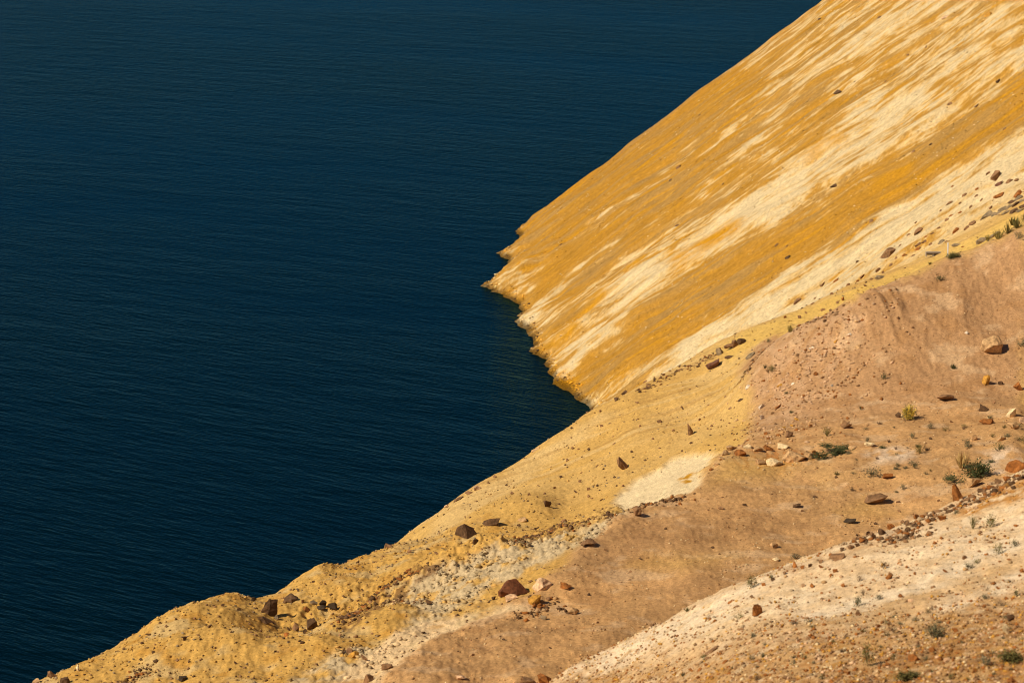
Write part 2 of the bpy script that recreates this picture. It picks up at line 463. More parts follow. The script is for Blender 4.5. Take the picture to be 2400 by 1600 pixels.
# pale pocket
pocket = area([(1408, 1155), (1418, 1132), (1455, 1100), (1515, 1073), (1541, 1050), (1600, 1038), (1655, 1038), (1630, 1060), (1612, 1076), (1608, 1100), (1602, 1124), (1575, 1143), (1515, 1148), (1465, 1167), (1428, 1168)], 0.55)
paint(pocket, np.array([0.68, 0.53, 0.31]))
paint(area([(1562, 1090), (1590, 1076), (1608, 1072), (1612, 1096), (1568, 1106)], 0.5) * sstep(-0.2, 0.2, fine), C_GOLD)
paint(0.7 * area([(1690, 1050), (1760, 1042), (1870, 1050), (1900, 1062), (1840, 1085), (1800, 1102), (1745, 1092), (1690, 1080)], 0.6) * sstep(-0.1, 0.25, fbm(XX / 0.6, YY / 3, 3, 169)), C_RUST * 1.2)
paint(0.6 * area([(1820, 1048), (1905, 1052), (1912, 1072), (1860, 1085), (1810, 1070)], 0.5) * sstep(0.2, -0.2, fine), C_PINK)
# pale patches
paint(0.8 * area([(1980, 1050), (2060, 1040), (2120, 1050), (2090, 1070), (2000, 1068)], 1.0) * sstep(-0.4, 0.2, fine), C_WHITE)
paint(0.8 * area([(2250, 1050), (2352, 1045), (2352, 1085), (2280, 1075)], 1.0) * sstep(-0.4, 0.2, fine), C_WHITE)
paint(0.55 * area([(1650, 1060), (1860, 1060), (1780, 1110), (1630, 1130)], 1.5), C_OLIVE)
paint(0.5 * area([(1500, 1290), (1700, 1290), (1560, 1320), (1440, 1310)], 1.5), C_OLIVE)
paint(0.5 * area([(1990, 1170), (2060, 1190), (1960, 1200), (1920, 1185)], 1.5), C_OLIVE)
# stones and pink earth at the left of the tan bank
paint(0.5 * area([(1760, 800), (1960, 700), (2010, 740), (1900, 900), (1760, 1000), (1730, 930)], 1.5) * sstep(-0.3, 0.3, fine), np.array([0.52, 0.33, 0.19]))
# grey rubble ridge
greym = area([(660, 1568), (760, 1500), (830, 1480), (900, 1470), (960, 1400), (900, 1380), (960, 1320), (1100, 1270), (1230, 1240), (1340, 1215), (1480, 1165), (1340, 1255), (1240, 1300), (1130, 1350), (1000, 1430), (900, 1490), (800, 1568)], 0.7)
paint(0.9 * greym * sstep(-0.6, 0.1, fbm(XX / 1.8, YY / 3, 3, 159)), C_GREY)
paint(0.95 * area([(770, 1580), (880, 1475), (985, 1425), (1130, 1395), (1215, 1410), (1060, 1445), (965, 1495), (860, 1580)], 0.5), C_PINK)
for pix in ([(775, 1445), (860, 1372), (930, 1312), (1005, 1300), (1002, 1322), (940, 1345), (880, 1395), (800, 1455)], [(190, 1598), (300, 1558), (335, 1540), (332, 1568), (250, 1605)], [(1190, 1250), (1240, 1214), (1335, 1200), (1338, 1214), (1250, 1236)]):
    paint(0.85 * np.clip(1.6 * area(pix, 0.45), 0, 1) * sstep(-0.25, 0.10, fbm(XX / 0.7, YY / 1.4, 3, 165)), np.array([0.17, 0.085, 0.03]))
# streaks on hummocks
paint(0.6 * HUM * sstep(0.1, 0.45, fbm(XX / 4, YY / 5, 3, 161)) * (1 - greym) * (1 - m_tan), np.array([0.52, 0.38, 0.18]))
paint(0.6 * HUM * sstep(0.15, 0.5, fbm(XX / 3 + 9, YY / 4, 3, 163)) * (1 - greym) * (1 - m_tan), np.array([0.45, 0.22, 0.035]))
NEARC = ALB
# relief that belongs to these patches: clay crumbs, the lip of the flat, the cut pocket
ZZ = ZZ + greym * (1 - WF) * (0.28 * fbm(XX / 1.5, YY / 3.2, 4, 191, 0.6) + 0.10 * fbm(XX / 0.4, YY / 0.9, 2, 193))
ZZ = ZZ + 0.45 * m_tan * sstep(264, 256, YY) * (1 - WF) - 0.35 * pocket
# --- foreground hillside
fb = fbm(XX / 4 + 0.3 * YY / 6, YY / 3.5, 3, 171)
ff = fbm(XX / 0.8, YY / 1.0, 3, 173)
Xj = XX + 0.35 * fbm(XX / 1.5, YY / 2.5, 3, 175); Yj = YY + 1.6 * fbm(XX / 1.5 + 40, YY / 2.5, 3, 177)
ALB = np.zeros(XX.shape + (3,)) + np.array([0.64, 0.45, 0.255])
paint(sstep(-0.25, 0.4, fb + 0.5 * ff) * 0.75, np.array([0.72, 0.56, 0.37]))
paint(0.55 * area([(1270, 1560), (1640, 1370), (2000, 1230), (2200, 1155), (2352, 1085), (2352, 1110), (2200, 1180), (2010, 1260), (1660, 1400), (1330, 1560)], 1.0) * sstep(-0.3, 0.3, ff), np.array([0.46, 0.25, 0.10]))
low = area([(1255, 1568), (1480, 1520), (1760, 1455), (1900, 1440), (2150, 1405), (2352, 1340), (2420, 1330), (2420, 1700), (1200, 1700)], 3.0)
paint(0.85 * low, np.array([0.44, 0.25, 0.095]))
paint(0.8 * area([(1700, 1450), (1900, 1400), (2100, 1330), (2352, 1240), (2352, 1310), (2160, 1390), (1880, 1440)], 1.5) * sstep(-0.5, 0.2, fb + 0.4 * ff), np.array([0.50, 0.30, 0.12]))
rus = low
paint(0.95 * area([(1830, 1412), (2034, 1362), (2135, 1322), (2234, 1275), (2352, 1226), (2352, 1252), (2250, 1295), (2150, 1340), (2040, 1380), (1850, 1425)], 0.8), np.array([0.74, 0.60, 0.42]))
paint(0.95 * area([(2150, 1395), (2250, 1357), (2315, 1327), (2352, 1312), (2352, 1330), (2320, 1345), (2260, 1372), (2165, 1402)], 0.8), np.array([0.74, 0.60, 0.42]))
paint(0.7 * area([(1560, 1450), (1760, 1370), (1900, 1330), (1960, 1330), (1860, 1375), (1700, 1430), (1600, 1470)], 1.0) * sstep(-0.4, 0.2, ff), np.array([0.70, 0.55, 0.36]))
paint(low * 0.7 * sstep(0.0, 0.45, ff + 0.4 * fb), np.array([0.36, 0.17, 0.05]))
paint(low * 0.6 * sstep(0.1, 0.5, fbm(XX / 0.7 + 30, YY / 0.9, 3, 179) + 0.2 * fb), np.array([0.60, 0.45, 0.28]))
paint(0.6 * low * sstep(0.15, 0.5, fbm(XX / 2.2 + 8, YY / 2.6, 3, 174)), np.array([0.42, 0.20, 0.035]))
paint(0.9 * area([(1262, 1566), (1440, 1470), (1640, 1373), (1760, 1330), (1740, 1362), (1600, 1440), (1420, 1530)], 0.7) * sstep(-0.6, 0.0, ff), np.array([0.74, 0.58, 0.39]))
paint(0.9 * area([(2190, 1180), (2262, 1140), (2352, 1098), (2400, 1082), (2400, 1122), (2352, 1136), (2264, 1168), (2210, 1196)], 0.5) * sstep(-0.5, 0.1, ff), np.array([0.44, 0.19, 0.03]))
paint(0.75 * area([(1880, 1575), (2100, 1490), (2352, 1395), (2420, 1390), (2420, 1700), (1880, 1700)], 2.5) * sstep(-0.5, 0.3, fb + 0.6 * ff), np.array([0.30, 0.135, 0.035]))
FC = ALB
ALB = NEARC * (1 - WA[..., None]) + SL * WA[..., None]
ALB = ALB * (1 - WF[..., None]) + FC * WF[..., None]
# grain
g = 1 + 0.09 * perlin(XX / 0.4, YY / 1.2, 181) + 0.06 * perlin(XX / 0.9, YY / 2.6, 183)
ALB = np.clip(ALB * g[..., None], 0, 1)
# wet line at the water
wet = sstep(0.85, 0.10, ZZ + 0.35 * fbm(XX / 2, YY / 3, 3, 185))
ALB = ALB * (1 - 0.72 * wet[..., None])


# ------------------------------------------------------------------ materials
def new_mat(name):
    m = bpy.data.materials.new(name)
    m.use_nodes = True
    nt = m.node_tree
    b = nt.nodes['Principled BSDF']
    return m, nt, b


def ground_material():
    m, nt, b = new_mat('earth')
    at_ = nt.nodes.new('ShaderNodeAttribute'); at_.attribute_name = 'earth_colour'
    geo = nt.nodes.new('ShaderNodeNewGeometry')
    n1 = nt.nodes.new('ShaderNodeTexNoise'); n1.inputs['Scale'].default_value = 3.2; n1.inputs['Detail'].default_value = 6; n1.inputs['Roughness'].default_value = 0.7
    mr = nt.nodes.new('ShaderNodeMapRange')
    mr.inputs['From Min'].default_value = 0.3; mr.inputs['From Max'].default_value = 0.7
    mr.inputs['To Min'].default_value = 0.70; mr.inputs['To Max'].default_value = 1.25
    mx = nt.nodes.new('ShaderNodeVectorMath'); mx.operation = 'SCALE'
    nt.links.new(geo.outputs['Position'], n1.inputs['Vector'])
    nt.links.new(n1.outputs['Fac'], mr.inputs['Value'])
    nt.links.new(at_.outputs['Color'], mx.inputs[0])
    n3 = nt.nodes.new('ShaderNodeTexNoise'); n3.inputs['Scale'].default_value = 7.0; n3.inputs['Detail'].default_value = 3; n3.inputs['Roughness'].default_value = 0.6
    nt.links.new(geo.outputs['Position'], n3.inputs['Vector'])
    sp_ = nt.nodes.new('ShaderNodeMapRange')
    sp_.inputs['From Min'].default_value = 0.57; sp_.inputs['From Max'].default_value = 0.67
    sp_.inputs['To Min'].default_value = 1.0; sp_.inputs['To Max'].default_value = 0.55
    nt.links.new(n3.outputs['Fac'], sp_.inputs['Value'])
    ml = nt.nodes.new('ShaderNodeMath'); ml.operation = 'MULTIPLY'
    nt.links.new(mr.outputs['Result'], ml.inputs[0]); nt.links.new(sp_.outputs['Result'], ml.inputs[1])
    nt.links.new(ml.outputs[0], mx.inputs['Scale'])
    nt.links.new(mx.outputs['Vector'], b.inputs['Base Color'])
    n2 = nt.nodes.new('ShaderNodeTexNoise'); n2.inputs['Scale'].default_value = 5.0; n2.inputs['Detail'].default_value = 6; n2.inputs['Roughness'].default_value = 0.8
    nt.links.new(geo.outputs['Position'], n2.inputs['Vector'])
    bp = nt.nodes.new('ShaderNodeBump'); bp.inputs['Strength'].default_value = 0.6; bp.inputs['Distance'].default_value = 0.10
    nt.links.new(n2.outputs['Fac'], bp.inputs['Height'])
    nt.links.new(bp.outputs['Normal'], b.inputs['Normal'])
    b.inputs['Roughness'].default_value = 0.95
    b.inputs['Specular IOR Level'].default_value = 0.12
    return m


M_EARTH = ground_material()


def water_material():
    m, nt, b = new_mat('lake_water')
    geo = nt.nodes.new('ShaderNodeNewGeometry')

    def waves(scale, stretch, rot, detail):
        mp = nt.nodes.new('ShaderNodeMapping')
        mp.vector_type = 'TEXTURE'
        mp.inputs['Rotation'].default_value = (0, 0, math.radians(-rot))
        mp.inputs['Scale'].default_value = (stretch / scale, 1 / scale, 1 / scale)
        n = nt.nodes.new('ShaderNodeTexNoise')
        n.inputs['Scale'].default_value = 1.0; n.inputs['Detail'].default_value = detail; n.inputs['Roughness'].default_value = 0.55
        nt.links.new(geo.outputs['Position'], mp.inputs['Vector'])
        nt.links.new(mp.outputs['Vector'], n.inputs['Vector'])
        return n.outputs['Fac']
    w1 = waves(1.25, 3.6, 38, 4)
    w2 = waves(0.16, 2.5, 30, 2)
    ad = nt.nodes.new('ShaderNodeMath'); ad.operation = 'MULTIPLY_ADD'
    w3 = waves(0.42, 3.0, 34, 3)
    ad3 = nt.nodes.new('ShaderNodeMath'); ad3.operation = 'MULTIPLY_ADD'
    nt.links.new(w3, ad3.inputs[0]); ad3.inputs[1].default_value = 0.7
    nt.links.new(w1, ad3.inputs[2])
    nt.links.new(w2, ad.inputs[0]); ad.inputs[1].default_value = 1.6
    nt.links.new(ad3.outputs[0], ad.inputs[2])
    bp = nt.nodes.new('ShaderNodeBump'); bp.inputs['Strength'].default_value = 1.0; bp.inputs['Distance'].default_value = 0.22
    gust = waves(0.012, 2.2, 30, 2)
    gm = nt.nodes.new('ShaderNodeMapRange')
    gm.inputs['From Min'].default_value = 0.35; gm.inputs['From Max'].default_value = 0.65
    gm.inputs['To Min'].default_value = 0.55; gm.inputs['To Max'].default_value = 1.25
    nt.links.new(gust, gm.inputs['Value'])
    hm_ = nt.nodes.new('ShaderNodeMath'); hm_.operation = 'MULTIPLY'
    nt.links.new(ad.outputs[0], hm_.inputs[0]); nt.links.new(gm.outputs['Result'], hm_.inputs[1])
    nt.links.new(hm_.outputs[0], bp.inputs['Height'])
    nt.nodes.remove(b)
    out = [n for n in nt.nodes if n.type == 'OUTPUT_MATERIAL'][0]
    fr = nt.nodes.new('ShaderNodeFresnel'); fr.inputs['IOR'].default_value = 1.33
    df = nt.nodes.new('ShaderNodeBsdfDiffuse'); df.inputs['Color'].default_value = (0.0, 0.0042, 0.0056, 1)
    gl = nt.nodes.new('ShaderNodeBsdfGlossy'); gl.inputs['Color'].default_value = (0.125, 0.335, 0.385, 1); gl.inputs['Roughness'].default_value = 0.14
    mx = nt.nodes.new('ShaderNodeMixShader')
    for n in (fr, df, gl):
        nt.links.new(bp.outputs['Normal'], n.inputs['Normal'])
    nt.links.new(fr.outputs[0], mx.inputs[0]); nt.links.new(df.outputs[0], mx.inputs[1]); nt.links.new(gl.outputs[0], mx.inputs[2])
    nt.links.new(mx.outputs[0], out.inputs['Surface'])
    return m


def mesh_from_grid(name, keep, mat):
    """one sheet of the landscape: the grid cells for which keep is true"""
    nr, nc = XX.shape
    idx = np.arange(nr * nc).reshape(nr, nc)
    q = np.stack([idx[:-1, :-1], idx[:-1, 1:], idx[1:, 1:], idx[1:, :-1]], -1)[keep]
    used, inv = np.unique(q.ravel(), return_inverse=True)
    me = bpy.data.meshes.new(name)
    co = np.column_stack([XX.ravel()[used], YY.ravel()[used], ZZ.ravel()[used]]).astype(np.float32)
    nf = len(q)
    me.vertices.add(len(used)); me.vertices.foreach_set('co', co.ravel())
    me.loops.add(nf * 4); me.loops.foreach_set('vertex_index', inv.astype(np.int32).ravel())
    me.polygons.add(nf)
    me.polygons.foreach_set('loop_start', np.arange(0, nf * 4, 4, dtype=np.int32))
    me.polygons.foreach_set('loop_total', np.full(nf, 4, dtype=np.int32))
    me.polygons.foreach_set('use_smooth', np.ones(nf, bool))
    me.update(calc_edges=True)
    ca = me.color_attributes.new('earth_colour', 'FLOAT_COLOR', 'POINT')
    c4 = np.ones((len(used), 4), np.float32); c4[:, :3] = ALB.reshape(-1, 3)[used]
    ca.data.foreach_set('color', c4.ravel())
    me.materials.append(mat)
    o = bpy.data.objects.new(name, me)
    COL.objects.link(o)
    o['kind'] = 'structure'
    return o


zq = np.maximum.reduce([ZZ[:-1, :-1], ZZ[1:, :-1], ZZ[:-1, 1:], ZZ[1:, 1:]])
wet_ok = zq > -2.5
wa_q = WA[:-1, :-1]; wf_q = WF[:-1, :-1]; tan_q = m_tan[:-1, :-1]
is_slope = wet_ok & (wa_q > 0.5)
is_fore = wet_ok & ~is_slope & (wf_q > 0.5)
is_plain = wet_ok & ~is_slope & ~is_fore & (tan_q > 0.5)
is_bank = wet_ok & ~is_slope & ~is_fore & ~is_plain
mesh_from_grid('slope', is_slope, M_EARTH)
mesh_from_grid('hillside', is_fore, M_EARTH)
mesh_from_grid('ground', is_plain, M_EARTH)
mesh_from_grid('bank', is_bank, M_EARTH)

# water: one sheet out to the far shore
me = bpy.data.meshes.new('water')
me.from_pydata([(-2500, -300, 0), (2500, -300, 0), (2500, 4000, 0), (-2500, 4000, 0)], [], [(0, 1, 2, 3)])
me.materials.append(water_material())
o = bpy.data.objects.new('water', me); COL.objects.link(o); o['kind'] = 'structure'

# hills on the far shore, above the frame, mirrored in the far water
hx = np.linspace(-2600, 2600, 160); hy = np.linspace(0, 900, 30)
HX, HY = np.meshgrid(hx, hy)
HZ = -6 + 62 * sstep(0, 700, HY) * (0.75 + 0.5 * fbm(HX / 500, HY / 500, 3, 201)) + 5 * fbm(HX / 90, HY / 90, 3, 203)
idx = np.arange(HX.size).reshape(HX.shape)
me = bpy.data.meshes.new('hills')
me.from_pydata(np.column_stack([HX.ravel(), HY.ravel() + 1700 + 60 * np.sin(HX.ravel() / 300), HZ.ravel()]).tolist(), [],
               np.stack([idx[:-1, :-1], idx[:-1, 1:], idx[1:, 1:], idx[1:, :-1]], -1).reshape(-1, 4).tolist())
hm, hnt, hb = new_mat('hill_earth')
hn = hnt.nodes.new('ShaderNodeTexNoise'); hn.inputs['Scale'].default_value = 0.02; hn.inputs['Detail'].default_value = 5
hr = hnt.nodes.new('ShaderNodeValToRGB')
hr.color_ramp.elements[0].color = (0.16, 0.09, 0.05, 1); hr.color_ramp.elements[1].color = (0.42, 0.25, 0.14, 1)
hg = hnt.nodes.new('ShaderNodeNewGeometry')
hnt.links.new(hg.outputs['Position'], hn.inputs['Vector']); hnt.links.new(hn.outputs['Fac'], hr.inputs['Fac']); hnt.links.new(hr.outputs['Color'], hb.inputs['Base Color'])
hb.inputs['Roughness'].default_value = 0.95
me.materials.append(hm)
me.polygons.foreach_set('use_smooth', [True] * len(me.polygons))
o = bpy.data.objects.new('hills', me); COL.objects.link(o); o['kind'] = 'structure'


# ------------------------------------------------------------------ things on the ground
rnd = random.Random(11)
K = 0.98                              # photograph pixels (2400 wide) to the 2352-wide frame


def tag(o, label, cat, group=None):
    o['label'] = label; o['category'] = cat
    if group:
        o['group'] = group
    return o


def noise_colour_mat(name, rough=0.9, scale=3.0, lo=0.45, hi=1.5):
    """colour of the object itself, mottled"""
    m, nt, b = new_mat(name)
    oi = nt.nodes.new('ShaderNodeObjectInfo')
    geo = nt.nodes.new('ShaderNodeNewGeometry')
    n = nt.nodes.new('ShaderNodeTexNoise'); n.inputs['Scale'].default_value = scale; n.inputs['Detail'].default_value = 5; n.inputs['Roughness'].default_value = 0.65
    mr = nt.nodes.new('ShaderNodeMapRange')
    mr.inputs['From Min'].default_value = 0.3; mr.inputs['From Max'].default_value = 0.7
    mr.inputs['To Min'].default_value = lo; mr.inputs['To Max'].default_value = hi
    vm = nt.nodes.new('ShaderNodeVectorMath'); vm.operation = 'SCALE'
    nt.links.new(geo.outputs['Position'], n.inputs['Vector'])
    nt.links.new(n.outputs['Fac'], mr.inputs['Value'])
    nt.links.new(oi.outputs['Color'], vm.inputs[0]); nt.links.new(mr.outputs['Result'], vm.inputs['Scale'])
    nt.links.new(vm.outputs['Vector'], b.inputs['Base Color'])
    bp = nt.nodes.new('ShaderNodeBump'); bp.inputs['Strength'].default_value = 0.6; bp.inputs['Distance'].default_value = 0.06
    n2 = nt.nodes.new('ShaderNodeTexNoise'); n2.inputs['Scale'].default_value = 9; n2.inputs['Detail'].default_value = 5
    nt.links.new(geo.outputs['Position'], n2.inputs['Vector'])
    nt.links.new(n2.outputs['Fac'], bp.inputs['Height']); nt.links.new(bp.outputs['Normal'], b.inputs['Normal'])
    b.inputs['Roughness'].default_value = rough
    b.inputs['Specular IOR Level'].default_value = 0.2
    return m


M_ROCK = noise_colour_mat('rock_face')


def attr_mat(name, attr, rough=0.95):
    m, nt, b = new_mat(name)
    a = nt.nodes.new('ShaderNodeAttribute'); a.attribute_name = attr
    nt.links.new(a.outputs['Color'], b.inputs['Base Color'])
    b.inputs['Roughness'].default_value = rough
    b.inputs['Specular IOR Level'].default_value = 0.15
    return m


M_PEBBLE = attr_mat('pebble_stone', 'stone_colour')


def hull_mesh(name, seed, n=16, rough=0.0, kind='block'):
    """an angular stone of unit size, lying on z = 0"""
    r = random.Random(seed)
    bm = bmesh.new()
    for i in range(n):
        while True:
            v = Vector((r.uniform(-1, 1), r.uniform(-1, 1), r.uniform(-1, 1)))
            p = 3.2 if kind == 'block' else 2.2
            q = sum(abs(c) ** p for c in v)
            if 0.45 < q < 1:
                break
        if kind == 'wedge':
            v.z *= 0.55 + 0.45 * v.x
        bm.verts.new((v.x * 0.5, v.y * 0.5, v.z * 0.5))
    res = bmesh.ops.convex_hull(bm, input=bm.verts)
    bmesh.ops.delete(bm, geom=[g for g in res['geom_interior'] if isinstance(g, bmesh.types.BMVert)], context='VERTS')
    loose = [v for v in bm.verts if not v.link_faces]
    bmesh.ops.delete(bm, geom=loose, context='VERTS')
    if rough > 0:
        bmesh.ops.triangulate(bm, faces=bm.faces)
        bmesh.ops.subdivide_edges(bm, edges=bm.edges, cuts=3, use_grid_fill=True)
        for v in bm.verts:
            c = v.co
            d = rough * float(fbm(np.array([c.x * 3 + seed + c.z * 2.3]), np.array([c.y * 3 - c.z * 2.1]), 3, seed)[0])
            v.co += c.normalized() * d
    bmesh.ops.recalc_face_normals(bm, faces=bm.faces)
    xs = [v.co.x for v in bm.verts]; ys2 = [v.co.y for v in bm.verts]; zs = [v.co.z for v in bm.verts]
    for v in bm.verts:
        v.co.x = (v.co.x - (max(xs) + min(xs)) / 2) / (max(xs) - min(xs))
        v.co.y = (v.co.y - (max(ys2) + min(ys2)) / 2) / (max(ys2) - min(ys2))
        v.co.z = (v.co.z - min(zs)) / (max(zs) - min(zs))
    me = bpy.data.meshes.new(name)
    bm.to_mesh(me); bm.free()
    me.materials.append(M_ROCK)
    return me


SMALL = [hull_mesh('stone_%d' % i, 300 + i, 10, 0.0, 'block' if i % 2 else 'round') for i in range(10)]

TONE = {
    'dark': (0.105, 0.056, 0.026), 'brown': (0.23, 0.122, 0.056), 'rust': (0.26, 0.095, 0.022), 'grey': (0.23, 0.165, 0.095),
    'tan': (0.46, 0.28, 0.13), 'ochre': (0.46, 0.23, 0.04), 'white': (0.66, 0.55, 0.42), 'pink': (0.55, 0.35, 0.20),
    'maroon': (0.17, 0.075, 0.045), 'pale': (0.60, 0.45, 0.25), 'char': (0.055, 0.036, 0.020), 'rustdark': (0.13, 0.045, 0.018),
}


def ground_normal(x, y, d=0.8):
    gx = float(zgrid(x + d, y) - zgrid(x - d, y)) / (2 * d)
    gy = float(zgrid(x, y + d) - zgrid(x, y - d)) / (2 * d)
    return Vector((-gx, -gy, 1)).normalized()


def metres(px, y):
    return px * K / F * y * 1.03


def place_rock(cx, by, w, h, tone, name, label, group=None, mesh=None, lean=0.0):
    """cx, by: foot of the stone; w, h: its breadth and height as seen"""
    x, y, z = at(cx * K, by * K)
    W = metres(w, y); H = metres(h, y)
    me = mesh or rnd.choice(SMALL)
    o = bpy.data.objects.new(name, me); COL.objects.link(o)
    n = ground_normal(x, y)
    up = Vector((0, 0, 1)).lerp(n, 0.6).normalized()
    q = up.to_track_quat('Z', 'Y')
    steep = math.acos(max(-1, min(1, n.z)))
    rz = rnd.uniform(-0.5, 0.5)
    o.rotation_mode = 'QUATERNION'
    from mathutils import Quaternion
    # keep the long side across the view
    ax = up.cross(Vector((0, 1, 0))).normalized() * 1
    yy = up.cross(ax).normalized()
    from mathutils import Matrix
    R = Matrix((ax, yy, up)).transposed()
    if n.z < 0.88:
        up = n; ax = Vector((n.z, 0, -n.x)).normalized() * -1
        yy = up.cross(ax).normalized()
        R = Matrix((ax, yy, up)).transposed()
        rz *= 0.4
    if R.determinant() < 0:
        R = Matrix((-ax, yy, up)).transposed()
    o.rotation_quaternion = R.to_quaternion() @ Quaternion((0, 0, 1), rz) @ Quaternion((0, 1, 0), lean)
    sink = 0.30 if w > 17 else 0.24
    o.scale = (W, W * rnd.uniform(0.7, 1.0), H * 1.28) if n.z >= 0.88 else (W * 1.35, W * rnd.uniform(0.9, 1.3), H * 0.75)
    o.location = Vector((x, y, z)) - up * (H * sink)
    t = TONE[tone]; k = rnd.uniform(0.85, 1.15)
    o.color = (t[0] * k, t[1] * k, t[2] * k, 1)
    tag(o, label, 'rock', group)
    return o


